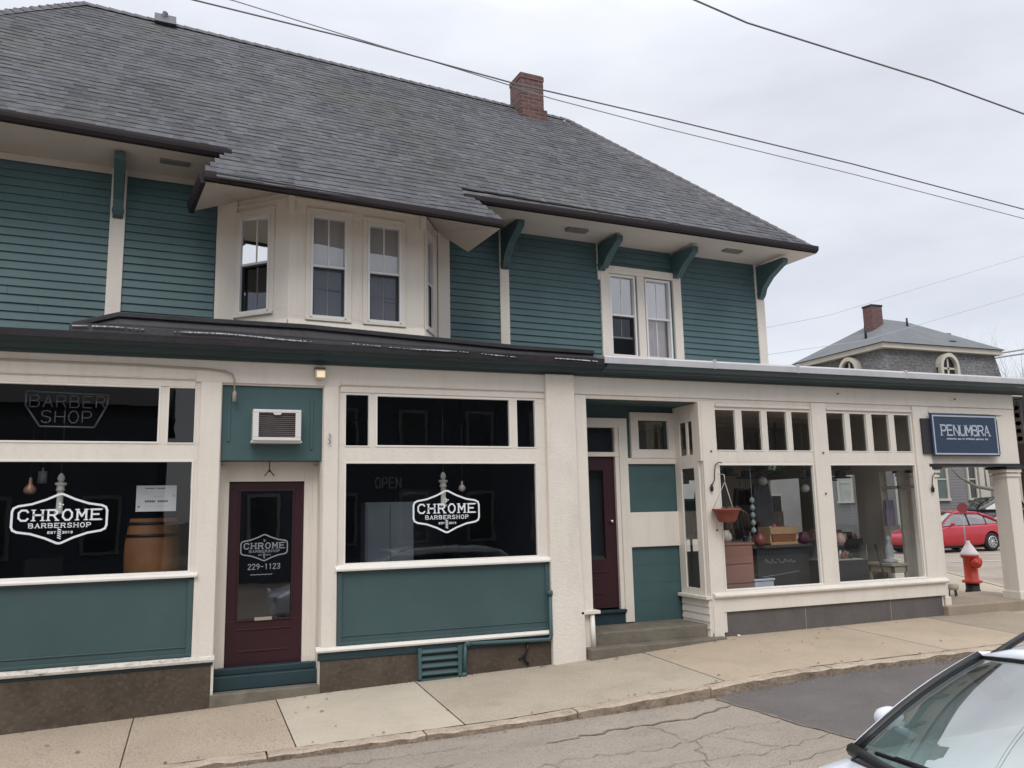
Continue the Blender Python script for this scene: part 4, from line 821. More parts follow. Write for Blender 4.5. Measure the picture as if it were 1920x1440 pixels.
def pendant(x, y, zt, kind, label):
    t_ = thing('pendant_lamp', label, 'lamp', (x, y, zt), group='pendant lamps inside the barbershop')
    b_ = MB(BLK); b_.tube([(0, 0, 3.42 - zt), (0, 0, .12)], .006, 5); b_.build('cord', t_)
    if kind == 'column':
        m_ = mat('pale_turned_shade', (.50, .50, .45), .5, .1, 4); q = MB(m_)
        q.lathe([(.001, .115), (.012, .11), (.028, .085), (.036, .06), (.028, .035), (.016, .022), (.052, .018), (.056, -.006), (.036, -.012), (.036, -.045), (.043, -.05), (.043, -.062), (.031, -.066), (.031, -.27), (.045, -.275), (.045, -.295), (.001, -.30)], (0, 0, 0), 16); q.build('shade', t_)
    elif kind == 'globe':
        q = MB(mat('copper_shade', (.42, .24, .17), .4, .1, 5, metal=.3)); q.lathe([(.001, .12), (.015, .11), (.02, .05), (.06, .0), (.062, -.035), (.04, -.06), (.001, -.065)], (0, 0, 0), 16); q.build('shade', t_)
    elif kind == 'bulb':
        q = MB(mat('milk_glass', (.40, .38, .34), .4)); q.lathe([(.001, .08), (.012, .08), (.014, .04), (.04, .01), (.045, -.02), (.03, -.045), (.001, -.055)], (0, 0, 0), 14); q.build('shade', t_)
    else:
        q = MB(mat('grey_can', (.20, .20, .21), .5)); q.lathe([(.001, .1), (.01, .1), (.012, .06), (.045, .06), (.048, -.07), (.001, -.07)], (0, 0, 0), 14); q.build('shade', t_)
pendant(-1.245, .28, 2.27, 'column', 'pale turned pendant lamp hanging behind the lettering of the left window')
pendant(2.80, .28, 2.27, 'column', 'pale turned pendant lamp hanging behind the lettering of the second window')
pendant(-1.60, .8, 2.25, 'globe', 'copper domed pendant lamp at the far left of the left window')
pendant(-1.52, 1.0, 2.38, 'can', 'grey cylindrical pendant lamp behind the copper one in the left window')
pendant(3.17, .7, 2.21, 'bulb', 'round milk glass pendant lamp right of the lettering in the second window')
for k in range(4):
    x0 = (-1.5, 1.2, 2.65, 3.42)[k]
# two barber chairs and a mirror station deep in the room
def barber_chair(x, y, label):
    t_ = thing('barber_chair', label, 'chair', (x, y, .30), .5, 'barber chairs')
    c_ = mat('chair_leather', (.05, .045, .045), .4); s_ = mat('chair_chrome', (.5, .5, .5), .25, metal=.9)
    q = MB(s_); q.lathe([(.001, 0), (.26, 0), (.25, .03), (.06, .06), (.05, .42), (.001, .42)], (0, 0, 0), 20); q.build('pedestal', t_)
    q = MB(c_); q.box(-.26, .26, -.26, .24, .42, .54); q.build('seat', t_, .03); q = MB(c_); q.box(-.24, .24, .22, .32, .54, 1.15); q.build('backrest', t_, .03)
    for sx in (-1, 1): q = MB(c_, s_); q.box(sx * .31 - .03, sx * .31 + .03, -.2, .2, .70, .75); q.box(sx * .31 - .01, sx * .31 + .01, .1, .14, .5, .7, 1); q.build('armrest', t_, .01)
    q = MB(s_); q.box(-.18, .18, -.6, -.5, .15, .18); q.tube([(0, -.25, .45), (0, -.5, .17)], .02, 8); q.build('footrest', t_)
barber_chair(-1.6, 2.7, 'black barber chair deep in the left window room'); barber_chair(2.9, 2.7, 'black barber chair behind the second window lettering')
ms = MB(mat('mirror_glass', (.6, .62, .65), .08, metal=1.0), BLK); ms.box(-.4, .4, 0, .02, 0, 1.1); ms.box(-.44, .44, .02, .04, -.04, 1.14, 1); o = ms.build('wall_mirror'); o.location = (3.6, 4.34, 1.2); tag(o, 'tall framed mirror on the barbershop back wall', 'mirror')
cb_ = MB(mat('white_cabinet', (.18, .21, .24), .5)); cb_.box(0, .62, 0, .3, 0, 1.75); cb_.box(.02, .3, -.02, 0, .05, 1.7); cb_.box(.32, .6, -.02, 0, .05, 1.7); o = cb_.build('tall_cabinet'); o.location = (2.05, 1.2, .3); tag(o, 'tall pale blue grey cabinet behind the left half of the second window', 'cabinet')

# ================================================================== things inside the Penumbra shop
def solid(name, label, cat, mats, fn, loc=(0, 0, 0), bevel=.004, group=None):
    q = MB(*mats); fn(q); o = q.build(name, None, bevel); o.location = loc; tag(o, label, cat, group); return o
TC = mat('terracotta_paint', (.27, .135, .105), .6, .1, 3)
ch = thing('terracotta_chest', 'terracotta coloured chest of drawers standing just inside the first display window', 'chest', (7.05, .42, .30))
b = MB(TC); b.box(-.26, .26, 0, .4, 0, 1.07); b.box(-.28, .28, -.02, .42, 1.07, 1.10); b.build('carcass', ch, .005)
for k in range(4): b = MB(TC); b.box(-.24, .24, -.014, 0, .04 + k * .26, .28 + k * .26); b.build('drawer', ch, .004)
solid('white_bin', 'white plastic storage bin on the floor beside the terracotta chest', 'bin', [mat('bin_plastic', (.50, .55, .62), .4)], lambda q: (q.box(-.16, .16, 0, .3, 0, .60), q.box(-.175, .175, -.015, .315, .57, .60)), (7.46, .4, .30), .01)
cn = thing('shop_counter', 'dark panelled counter under the wooden box in the first display window', 'counter', (7.95, .62, .30))
b = MB(mat('dark_counter', (.030, .034, .038), .35, .2, 3)); b.box(-.42, .50, 0, .5, 0, 1.0); b.build('body', cn, .005)
b = MB(mat('counter_top', (.08, .07, .065), .3)); b.box(-.50, .56, -.04, .54, 1.0, 1.04); b.build('top', cn, .005)
b = MB(mat('chalk', (.30, .32, .33), .9)); 
for k in range(10):
    xx = -.30 + k * .055; strip(b, [(xx, .80 + .03 * math.sin(k * 2)), (xx + .03, .82 + .03 * math.cos(k * 3)), (xx + .05, .79)], .006, -.004)
strip(b, [(-.36, .60), (-.1, .62), (.3, .66)], .006, -.004); strip(b, [(-.35, .35), (.4, .42)], .008, -.004); b.build('chalk_marks', cn)
wbx = thing('wooden_box', 'open light wooden box with a drawer front on the dark counter', 'box', (8.02, .60, 1.341))
WD = mat('light_wood', (.43, .28, .15), .5, .15, 4, stain=.3, stainc=(.28, .13, .05)); b = MB(WD); b.box(-.24, .24, 0, .02, 0, .04); b.box(-.24, .24, 0, .02, .15, .25); b.box(-.24, -.21, .02, .3, 0, .25); b.box(.21, .24, .02, .3, 0, .25); b.box(-.24, .24, .28, .3, 0, .25); b.box(-.24, .24, .02, .3, 0, .02); b.build('case', wbx, .003)
b = MB(mat('reddish_wood', (.24, .09, .035), .5)); b.box(-.20, .20, .01, .03, .04, .15); b.build('drawer', wbx, .003)
for k, (dx, dy, h_, r_, c_) in enumerate(((-.16, .1, .12, .045, (.5, .42, .38)), (-.05, .15, .15, .05, (.45, .15, .10)), (.03, .1, .10, .05, (.62, .60, .58)), (.10, .16, .13, .04, (.22, .08, .06)), (.18, .1, .11, .035, (.35, .30, .28)))):
    q = MB(mat('glaze_%d' % k, c_, .35)); q.lathe([(.001, 0), (r_ * .6, 0), (r_, h_ * .4), (r_ * .8, h_ * .75), (r_ * .4, h_ * .85), (r_ * .5, h_), (.001, h_)], (0, 0, 0), 14); o = q.build('small_vase'); o.location = (8.02 + dx, .60 + dy, 1.365 + .12)
    tag(o, ('pale pink vase leftmost in the wooden box', 'red vase second from left in the wooden box', 'white round vase in the middle of the wooden box', 'dark red vase right of the white vase in the wooden box', 'grey pink vase at the right end of the wooden box')[k], 'vase', 'small vases in the wooden box')
tv = thing('black_monitor', 'black square monitor on a stand left of the wooden box', 'monitor', (7.62, 1.0, 1.30)); b = MB(BLK); b.box(-.16, .16, 0, .04, .28, .62); b.build('screen', tv, .005); b = MB(BLK); b.box(-.03, .03, .01, .03, .0, .28); b.box(-.1, .1, -.05, .08, 0, .015); b.build('stand', tv)
gt = solid('side_table', 'dark small table carrying the black monitor behind the counter', 'table', [BLK], lambda q: (q.box(-.3, .3, -.2, .2, .96, 1.0), q.box(-.28, -.24, -.18, .18, 0, .96), q.box(.24, .28, -.18, .18, 0, .96)), (7.62, 1.45, .30)); gt.location = (7.45, 1.08, .30)
dc = thing('display_case', 'glass topped dark display case filling the second display window', 'display case', (9.05, .42, .30))
b = MB(mat('dark_case', (.028, .030, .034), .35, .2, 3)); b.box(-.42, .30, 0, .5, 0, .78); b.box(-.44, .32, -.01, .51, 0, .10); b.build('base', dc, .004)
b = MB(mat('bright_case_lining', (.55, .60, .62), .3)); b.box(-.40, .24, .03, .47, .79, .80); b.build('lining', dc)
b = MB(GLS, GREYM); b.box(-.42, .30, 0, .005, .78, 1.0); b.box(-.42, .30, .495, .5, .78, 1.0); b.box(-.42, .30, .0, .5, .995, 1.0)
for x_ in (-.42, .29): b.box(x_, x_ + .012, -.004, .008, .78, 1.0, 1)
b.build('glass_top', dc)
MB(BLK)
shl = thing('low_shelf', 'dark shelf crowded with brown baskets behind the display case', 'shelf', (9.3, 1.05, .30)); b = MB(mat('dark_shelf', (.03, .022, .02), .5)); b.box(-.55, .6, 0, .35, .98, 1.06); b.build('board', shl)
for x_ in (-.5, .52): b = MB(mat('dark_shelf', (.03, .022, .02), .5)); b.box(x_, x_ + .04, .02, .33, 0, .98); b.build('leg', shl)
for k, (dx, r_, h_, c_, lb) in enumerate(((-.42, .09, .12, (.42, .26, .18), 'pale brown basket at the left end of the low shelf'), (-.22, .08, .15, (.14, .065, .04), 'dark brown basket second on the low shelf'), (.0, .10, .11, (.10, .045, .035), 'wide reddish black basket in the middle of the low shelf'), (.22, .08, .14, (.12, .06, .05), 'tall dark basket fourth on the low shelf'), (.42, .09, .10, (.05, .035, .03), 'black basket at the right end of the low shelf'))):
    q = MB(mat('basket_%d' % k, c_, .8, .3, 20, .6, 60)); q.lathe([(.001, 0), (r_ * .8, 0), (r_, h_), (r_ * .9, h_), (r_ * .75, .02), (.001, .02)], (0, 0, 0), 16); o = q.build('basket'); o.location = (9.3 + dx, 1.2, 1.361); tag(o, lb, 'basket', 'baskets on the low shelf')
cf = thing('console_table', 'cream legged console table beside the side window', 'table', (9.95, .45, .30)); CW = mat('cream_wood', (.42, .38, .30), .6, .1, 4)
b = MB(CW); b.box(-.12, .2, -.02, .5, .66, .70); b.box(-.1, .18, .0, .48, .56, .66); b.box(-.12, .2, -.02, .5, .10, .14); b.build('top', cf, .004)
for x_, y_ in ((-.1, 0), (.15, 0), (-.1, .44), (.15, .44)): q = MB(CW); q.box(x_, x_ + .035, y_, y_ + .035, 0, .66); q.build('leg', cf)
st = thing('white_figurine', 'pale grey figurine of a draped form on the console table', 'figurine', (9.98, .62, 1.003)); 
b = MB(mat('grey_plaster', (.36, .37, .40), .7)); b.lathe([(.001, 0), (.11, 0), (.12, .04), (.05, .06), (.07, .14), (.06, .24), (.025, .30), (.04, .34), (.038, .38), (.001, .41)], (0, 0, 0), 18); b.build('body', st); st.location = (9.98, .62, 1.003)
b = MB(BLK); b.tube([(9.74, .40, .32), (9.62, .52, 1.30)], .014, 6); tag(b.build('easel_leg'), 'slanting black easel leg in the second display window', 'easel')
pt = thing('potted_plant', 'green trailing plant hanging at the top right of the first display window', 'plant', (8.0, .75, 2.42))
b = MB(mat('white_pot', (.6, .6, .58), .5)); b.lathe([(.001, 0), (.05, 0), (.075, .10), (.001, .10)], (0, 0, 0), 14); b.build('pot', pt)
b = MB(mat('plant_leaf', (.045, .085, .025), .6, .3, 6))
for k in range(120):
    a_ = random.uniform(0, 6.28); r_ = random.uniform(.03, .22); z_ = .12 + random.uniform(-.12, .16) - r_ * .3; c_ = Vector((r_ * math.cos(a_), r_ * math.sin(a_), z_)); u_ = Vector((random.uniform(-1, 1), random.uniform(-1, 1), random.uniform(-1, 1))).normalized() * .028; v_ = u_.orthogonal().normalized() * .014
    b.face([tuple(c_ - u_), tuple(c_ + v_), tuple(c_ + u_), tuple(c_ - v_)])
b.build('foliage', pt); b = MB(GREYM); b.tube([(0, 0, .1), (0, 0, .98)], .004, 5); b.build('hanger', pt)
def fabric(name, label, x, y, z, w_, h_, c_, cat='garment'):
    q = MB(mat(name + '_cloth', c_, .8, .2, 5)); n = 10
    vs = [(-w_ / 2 + w_ * i / n, .02 * math.sin(i * 1.7), zz) for zz in (0, h_ * .6, h_) for i in range(n + 1)]
    vs = [((v_[0] * (1 if v_[2] < h_ * .9 else .75)), v_[1], v_[2]) for v_ in vs] + [((v_[0] * (1 if v_[2] < h_ * .9 else .75)), v_[1] + .05, v_[2]) for v_ in vs]
    m_ = 3 * (n + 1); fs = []
    for o_ in (0, m_):
        for j in range(2):
            for i in range(n): a_ = o_ + j * (n + 1) + i; fs.append((a_, a_ + 1, a_ + n + 2, a_ + n + 1))
    q.mesh(vs, fs, 0, True); q.tube([(0, .025, h_), (0, .025, h_ + .12)], .006, 5); o = q.build(name); o.location = (x, y, z); tag(o, label, cat); return o
fabric('blue_scarf', 'dark blue garment hanging in the left of the first display window', 7.35, 1.5, 1.45, .45, .75, (.02, .028, .055))
fabric('grey_shirt', 'grey shirt hanging in the middle of the first display window', 8.45, 1.6, 1.65, .34, .6, (.16, .16, .17))
fabric('lilac_cloth', 'lilac grey cloth hanging inside the side window', 10.05, .60, 1.55, .16, .40, (.22, .19, .25))
b = MB(mat('glass_ornament', (.45, .52, .53), .2)); 
for k in range(5): b.lathe([(.001, -.05), (.03, -.03), (.04, 0), (.02, .035), (.001, .05)], (0, 0, k * .11), 12)
b.tube([(0, 0, -.05), (0, 0, 1.3)], .004, 5); o = b.build('hanging_ornament'); o.location = (7.72, .9, 1.55); tag(o, 'string of pale glass ornaments hanging in the first display window', 'ornament')
rh = solid('overhead_rack', 'dark rack of hats hanging under the ceiling of the display room', 'rack', [mat('dark_hats', (.045, .045, .048), .8)], lambda q: [q.lathe([(.001, 0), (.16, .0), (.16, .02), (.08, .03), (.075, .12), (.001, .13)], (k_ * .3, .05 * (k_ % 2), -.05 * (k_ % 3)), 16) for k_ in range(5)] + [q.box(-.15, 1.4, .0, .03, .14, .17), q.box(0, .02, .0, .02, .17, .8), q.box(1.2, 1.22, .0, .02, .17, .8)], (7.35, 1.3, 2.42), 0)
rh2 = solid('hanging_rack', 'dark rack of hats hanging in the top left of the second display window', 'rack', [mat('dark_hats', (.045, .045, .048), .8)], lambda q: [q.lathe([(.001, 0), (.16, .0), (.16, .02), (.08, .03), (.075, .12), (.001, .13)], (k_ * .28, .0, -.04 * (k_ % 2)), 16) for k_ in range(3)] + [q.box(-.15, .75, .0, .03, .14, .17), q.box(0, .02, .0, .02, .17, .8)], (8.95, 1.0, 2.30), 0)

# ================================================================== street things on the right
hy = thing('fire_hydrant', 'orange red fire hydrant with a white cone cap and black foot on the corner sidewalk', 'fire hydrant', (13.22, 1.95, .27), -.25)
HR = mat('hydrant_red', (.50, .05, .025), .45, .12, 5, stain=.2, stainc=(.3, .04, .02)); HW = mat('hydrant_white', (.70, .62, .62), .5, .06); HBK = mat('hydrant_black', (.02, .02, .022), .6)
b = MB(HBK); b.lathe([(.001, 0), (.125, 0), (.125, .05), (.115, .06), (.115, .17), (.001, .17)], (0, 0, 0), 24); b.build('foot', hy)
b = MB(HR); b.lathe([(.001, .17), (.115, .17), (.165, .18), (.17, .215), (.115, .235), (.115, .60), (.135, .62), (.15, .64), (.15, .665), (.001, .665)], (0, 0, 0), 24); b.build('barrel', hy)
b = MB(HR); b.lathe([(.001, -.24), (.035, -.24), (.04, -.20), (.085, -.20), (.088, -.13), (.07, -.12), (.07, 0), (.001, 0)], (0, 0, .53), 18, 0, 'y'); 
for sg_ in (1,): b.lathe([(.001, 0), (.055, 0), (.055, .13), (.072, .13), (.074, .19), (.03, .2), (.03, .22), (.001, .22)] if sg_ > 0 else [(.001, -.22), (.03, -.22), (.03, -.2), (.074, -.19), (.072, -.13), (.055, -.13), (.055, 0), (.001, 0)], (0, 0, .55), 16, 0, 'x')
b.build('outlet_caps', hy)
b = MB(HW); b.lathe([(.001, .665), (.16, .665), (.16, .69), (.13, .73), (.07, .83), (.035, .88), (.03, .92), (.001, .925)], (0, 0, 0), 24); b.build('bonnet', hy)
sl_ = thing('low_stool', 'small cream topped stool with dark legs behind the display window corner', 'stool', (11.45, .82, .405)); b = MB(CW); b.lathe([(.001, .10), (.07, .10), (.08, .13), (.08, .19), (.001, .19)], (0, 0, 0), 16); b.build('seat', sl_)
for k in range(3): a_ = k * 2.1; b = MB(BLK); b.tube([(.05 * math.cos(a_), .05 * math.sin(a_), .11), (.07 * math.cos(a_), .07 * math.sin(a_), 0)], .01, 6); b.build('leg', sl_)
rs = thing('red_road_sign', 'small dull red octagonal sign on a thin post in front of the red car', 'sign', (17.95, 6.0, .2), -.5)
b = MB(mat('faded_red_sign', (.20, .035, .04), .6, .12, 4)); b.prism([(.135 * math.cos(R(22.5 + 45 * k)), .135 * math.sin(R(22.5 + 45 * k)) + 1.54) for k in range(8)], -.01, .01, 'y'); b.build('plate', rs)
b = MB(GREYM); b.tube([(0, .02, 0), (0, .02, 1.55)], .02, 8); b.build('post', rs)

b = MB(mat('parking_asphalt', (.10, .095, .09), .9, .1, 1)); b.box(27.5, 38, 14.2, 19.7, -.3, .5); struct(b, 'parking_lot')
# ---- bare trees
BARK = mat('grey_bark', (.14, .125, .11), .9, .25, 6, .5, 40)
def branch(mb, p, d, L_, r, depth, rng, up=.25):
    n = 4; pts = [p]; rs_ = [r]
    for i in range(n):
        d = (d + Vector((rng.uniform(-.16, .16), rng.uniform(-.16, .16), rng.uniform(-.05, .12) + up * .12))).normalized(); p = p + d * L_ / n; pts.append(p); rs_.append(r * (1 - .45 * (i + 1) / n))
    mb.tube(pts, rs_, 6 if depth > 2 else 4, cap=depth == 0)
    if depth > 0:
        for k in range(rng.choice((2, 3, 3))):
            i = rng.randint(2, n); q = Vector((rng.uniform(-1, 1), rng.uniform(-1, 1), rng.uniform(.1, 1))).normalized()
            branch(mb, pts[i], (d * .9 + q * .75).normalized(), L_ * rng.uniform(.6, .8), rs_[i] * .62, depth - 1, rng, up)
def bare_tree(x, y, z, h, seed, label, grp='bare trees in the distance', dep=5):
    rng = random.Random(seed); t_ = thing('bare_tree', label, 'tree', (x, y, z), 0, grp)
    b_ = MB(BARK); b_.tube([(0, 0, -.2), (.05, 0, h * .15), (0, .05, h * .34)], [h * .018, h * .014, h * .012], 8); b_.build('trunk', t_)
    b_ = MB(BARK)
    for k in range(4): a_ = k * 1.57 + rng.uniform(0, .6); branch(b_, Vector((0, .05, h * (.24 + .03 * k))), Vector((math.cos(a_) * .6, math.sin(a_) * .6, 1)).normalized(), h * .26, h * .0075, dep, rng)
    b_.build('bare_crown', t_)
bare_tree(50, 29, 0, 13.5, 3, 'tall bare tree rising right behind the mansard roof'); bare_tree(54, 33, 0, 15, 5, 'second tall bare tree at the right edge behind the cables'); bare_tree(47, 37, 0, 13.0, 8, 'thin bare tree just above the mansard roof chimney')
# leaning dead branch by the porch opening
tb = thing('bent_branch_tree', 'bent bare branch crossing the porch opening above the red car', 'tree', (17.0, 4.0, .2))
b = MB(mat('pale_bark', (.20, .18, .15), .9, .2, 8, .4, 40)); b.tube([(0, 0, 0), (.02, 0, .9), (.0, 0, 1.88)], [.07, .06, .05], 8); b.build('trunk', tb)
b = MB(mat('pale_bark', (.20, .18, .15), .9)); b.tube([(.0, 0, 1.86), (-.4, 0, 1.95), (-.94, 0, 2.02), (-1.2, 0, 2.14), (-1.42, 0, 2.24), (-1.7, 0, 2.5)], [.05, .045, .04, .03, .022, .012], 7); b.tube([(.0, 0, 1.86), (-.35, 0, 1.72), (-.78, 0, 1.56), (-.95, -.02, 1.54)], [.045, .04, .03, .015], 7)
b.tube([(-.62, 0, 1.99), (-.5, .1, 2.5), (-.7, .15, 3.1)], [.02, .015, .008], 5); b.build('branch', tb)

# ---- grey mansard house
mh = thing('mansard_house', 'grey mansard house with arched dormers and red brick chimney across the side street', 'house', (30.45, 20.0, 0))
GC = mat('grey_house_paint', (.20, .195, .20), .7, .08, 1, stain=.2, stainc=(.15, .145, .15)); CT = mat('cream_house_trim', (.50, .48, .42), .6, .08, 2); SLT = shingle('grey_slate', (.135, .14, .145), (.165, .165, .17), (.10, .10, .105), .25, .16)
W_, D_ = 7.8, 6.2
b = MB(GC)
z = -.1; 
b.box(.25, W_ + .6, .25, D_, -.5, 7.3)
while z < 7.0:
    b.prism([(.25, z), (.235, z), (.25, z + .13)], .25, W_ + .6, 'x'); b.prism([(.25, z), (.235, z), (.25, z + .13)], .25, D_, 'y'); z += .14
b.build('wall', mh)
b = MB(SLT)
lo = [(-.15, -.15), (W_ + 1.0, -.15), (W_ + 1.0, D_ + .3), (-.15, D_ + .3)]; md = [(.22, .22), (W_ + .25, .22), (W_ + .25, D_ - .1), (.22, D_ - .1)]; hi = [(.30, .30), (W_ - .1, .30), (W_ - .1, D_ - .1), (.30, D_ - .1)]
for (A_, C_, z0, z1) in ((lo, md, 7.25, 8.0), (md, hi, 8.0, 9.3)):
    for i in range(4):
        a_, c_, d_, e_ = A_[i], A_[(i + 1) % 4], C_[(i + 1) % 4], C_[i]; L_ = math.hypot(c_[0] - a_[0], c_[1] - a_[1])
        b.face([(*a_, z0), (*c_, z0), (*d_, z1), (*e_, z1)], 0, [(0, z0), (L_, z0), (L_ - .3, z1), (.3, z1)])
b.build('mansard_roof', mh)
b = MB(CT); b.box(-.0, W_ + .15, -.0, .30, 9.25, 9.50); b.box(-.0, .30, .30, D_ + .05, 9.25, 9.50); b.box(W_ - .15, W_ + .15, .30, D_ + .05, 9.25, 9.50); b.box(-.15, W_ + 1, -.17, .0, 7.1, 7.28); b.box(-.17, -.0, -.15, D_, 7.1, 7.28); b.build('cornice', mh, .01)
b = MB(mat('grey_upper_roof', (.15, .16, .172), .9, .12, 1)); e0 = [(-.12, -.12), (W_ + .27, -.12), (W_ + .27, D_ + .15), (-.12, D_ + .15)]; r0, r1 = (3.3, 3.1, 11.55), (5.0, 3.1, 11.5)
E3 = [(*p_, 9.50) for p_ in e0]; b.face([E3[0], E3[1], r1, r0]); b.face([E3[1], E3[2], r1]); b.face([E3[2], E3[3], r0, r1]); b.face([E3[3], E3[0], r0]); b.build('upper_roof', mh)
b = MB(BRK, BLK); b.box(1.75, 2.45, 2.2, 2.8, 9.8, 12.0, 0, True); b.box(1.72, 2.48, 2.17, 2.83, 11.93, 12.02, 1); b.build('chimney', mh)
b = MB(BLK); b.tube([(.9, 1.9, 10), (.9, 1.9, 10.75)], .06, 6); b.build('vent_pipe', mh)
b = MB(BLK); b.tube([(4.3, 2.4, 11.0), (4.3, 2.4, 11.5)], .05, 6); b.build('vent_pipe', mh)
b = MB(BRK); b.box(6.4, 6.9, 2.0, 2.4, 9.9, 10.75, 0, True); b.build('small_chimney', mh)
b = MB(BLK); b.box(5.0, 5.4, .5, .7, 9.75, 9.95); b.build('roof_hatch', mh)
def dormer(cx, cy, along_x):
    mb = MB(CT, BLK, GLS); f = (lambda u, d, z_: (cx + u, cy - d, z_)) if along_x else (lambda u, d, z_: (cx - d, cy - u, z_)); mb.xf = f
    n = 12; r1_, r2_ = .62, .46; zc = 8.45
    for i in range(n):
        a0, a1 = math.pi * i / n, math.pi * (i + 1) / n
        P0 = [(r_ * math.cos(a_), zc + r_ * 1.15 * math.sin(a_)) for r_, a_ in ((r2_, a0), (r1_, a0), (r1_, a1), (r2_, a1))]
        for d_ in (.2,): mb.face([(p_[0], d_, p_[1]) for p_ in P0])
        mb.face([(P0[1][0], .2, P0[1][1]), (P0[1][0], -.6, P0[1][1]), (P0[2][0], -.6, P0[2][1]), (P0[2][0], .2, P0[2][1])]); mb.face([(P0[0][0], .2, P0[0][1]), (P0[0][0], .0, P0[0][1]), (P0[3][0], .0, P0[3][1]), (P0[3][0], .2, P0[3][1])])
    for sg_ in (-1, 1): mb.box(sg_ * .46, sg_ * .62, 0, .2, 7.4, zc)
    mb.box(-.42, .42, .02, .06, zc - .1, zc); mb.box(-.05, .05, .02, .06, 7.5, zc + .45)
    for i in range(n): a0, a1 = math.pi * i / n, math.pi * (i + 1) / n; mb.face([(0, .01, zc), (.46 * math.cos(a0), .01, zc + .53 * math.sin(a0)), (.46 * math.cos(a1), .01, zc + .53 * math.sin(a1))], 1)
    mb.box(-.46, .46, .0, .012, 7.4, zc, 1); mb.build('arched_dormer', mh)
dormer(4.15, .12, True); dormer(.12, 2.3, False); dormer(.12, 5.0, False)
def hwin(cx, z0, z1, w_, along_x=True, y0=.23, fillm=None):
    f = (lambda u, d, z_: (cx + u, y0 - d, z_)) if along_x else (lambda u, d, z_: (.23 - d, cx - u, z_))
    mb = MB(CT, xf=f); t = .11; mb.box(-w_ / 2 - t, -w_ / 2, 0, .08, z0 - t, z1 + t); mb.box(w_ / 2, w_ / 2 + t, 0, .08, z0 - t, z1 + t); mb.box(-w_ / 2, w_ / 2, 0, .08, z1, z1 + t); mb.box(-w_ / 2 - t - .03, w_ / 2 + t + .03, 0, .12, z0 - t, z0); mb.box(-w_ / 2, w_ / 2, .0, .05, (z0 + z1) / 2 - .03, (z0 + z1) / 2 + .03)
    wo = mb.build('house_window', mh)
    g = MB(fillm or mat('dark_pane', (.03, .035, .035), .1, spec=.6), xf=f); g.face([(-w_ / 2, .02, z0), (w_ / 2, .02, z0), (w_ / 2, .02, z1), (-w_ / 2, .02, z1)]); g.build('pane', wo)
GB = mat('green_blind_pane', (.10, .135, .125), .3, .1, 3)
for cx_, w_, m_ in ((2.92, .95, GB), (5.1, .45, None), (7.2, .8, None), (1.2, .8, None)): hwin(cx_, 2.06, 3.9, w_, fillm=m_); hwin(cx_, 4.9, 6.6, min(w_, .8))
hwin(2.8, 1.0, 1.35, .7)
for cy_ in (1.6, 3.4, 5.2): hwin(cy_, 2.06, 3.9, .8, False, fillm=mat('net_pane', (.38, .40, .38), .4)); hwin(cy_, 4.9, 6.6, .8, False)
for x0_, x1_, z0_ in ((5.55, 6.2, 1.3), (.18, .42, 0), (W_ + .4, W_ + .62, 0)): b = MB(CT); b.box(x0_, x1_, .13, .24, z0_, 7.1); b.build('corner_board', mh)
b = MB(mat('grey_stone_base', (.17, .16, .155), .9, .15, 2)); b.box(.2, W_ + .65, .15, .24, -.5, .9); b.box(.15, .24, .15, D_, -.5, .9); b.build('foundation', mh)
# another dark building far right and a low far row so the street closes
def back_house(x0, x1, y0, y1, h, c_, label, nm='brick_house', roofc=(.08, .08, .085), dull=False):
    t_ = thing(nm, label, 'house', ((x0 + x1) / 2, (y0 + y1) / 2, 0)); hx_, hy_ = (x1 - x0) / 2, (y1 - y0) / 2
    q = MB(mat(label[:20] + '_wall', c_, .85, .12, 1)); q.box(-hx_, hx_, -hy_, hy_, -1, h); q.build('wall', t_)
    q = MB(mat(label[:20] + '_roof', roofc, .9)); q.prism([(-hy_ - .3, h), (hy_ + .3, h), (0, h + hy_ * (.3 if dull else .6))], -hx_ - .3, hx_ + .3, 'x'); q.build('roof', t_)
    n = max(2, int((x1 - x0) / 2.4))
    for r_ in range(int(h // 2.9)):
        for i in range(n):
            for sy, yy in ((1, -hy_), (-1, hy_)):
                cx_ = -hx_ + (i + .5) * 2 * hx_ / n; z0_ = 1.0 + r_ * 2.8
                q = MB(mat('dull_frame', (.24, .26, .28), .8) if dull else CT); q.box(cx_ - .5, cx_ + .5, yy - .06 * sy, yy - .01 * sy, z0_ - .1, z0_ + 1.6); wo = q.build('window', t_)
                q = MB(mat('dark_pane', (.03, .035, .035), .1)); q.box(cx_ - .4, cx_ + .4, yy - .08 * sy, yy - .061 * sy, z0_, z0_ + 1.5); q.build('pane', wo)
    return t_
back_house(40.5, 52, 17, 25, 5.6, (.11, .075, .06), 'dark brick house beyond the corner post at the right edge')
back_house(30, 46, 33, 41, 8.0, (.36, .36, .35), 'plain grey house behind the mansard house, seen through the display windows', 'grey_house')
back_house(-12, -1, -27, -17, 5.2, (.085, .10, .125), 'dark brown house behind the viewer, reflected in the left shop window', 'brown_house', dull=True)
back_house(1, 13, -28, -18, 6.0, (.08, .09, .115), 'dark brick house opposite, reflected in the second shop window', dull=True)
back_house(16, 30, -27, -17.5, 5.5, (.11, .12, .135), 'grey brown house opposite, reflected in the display windows', 'brown_house', dull=True)

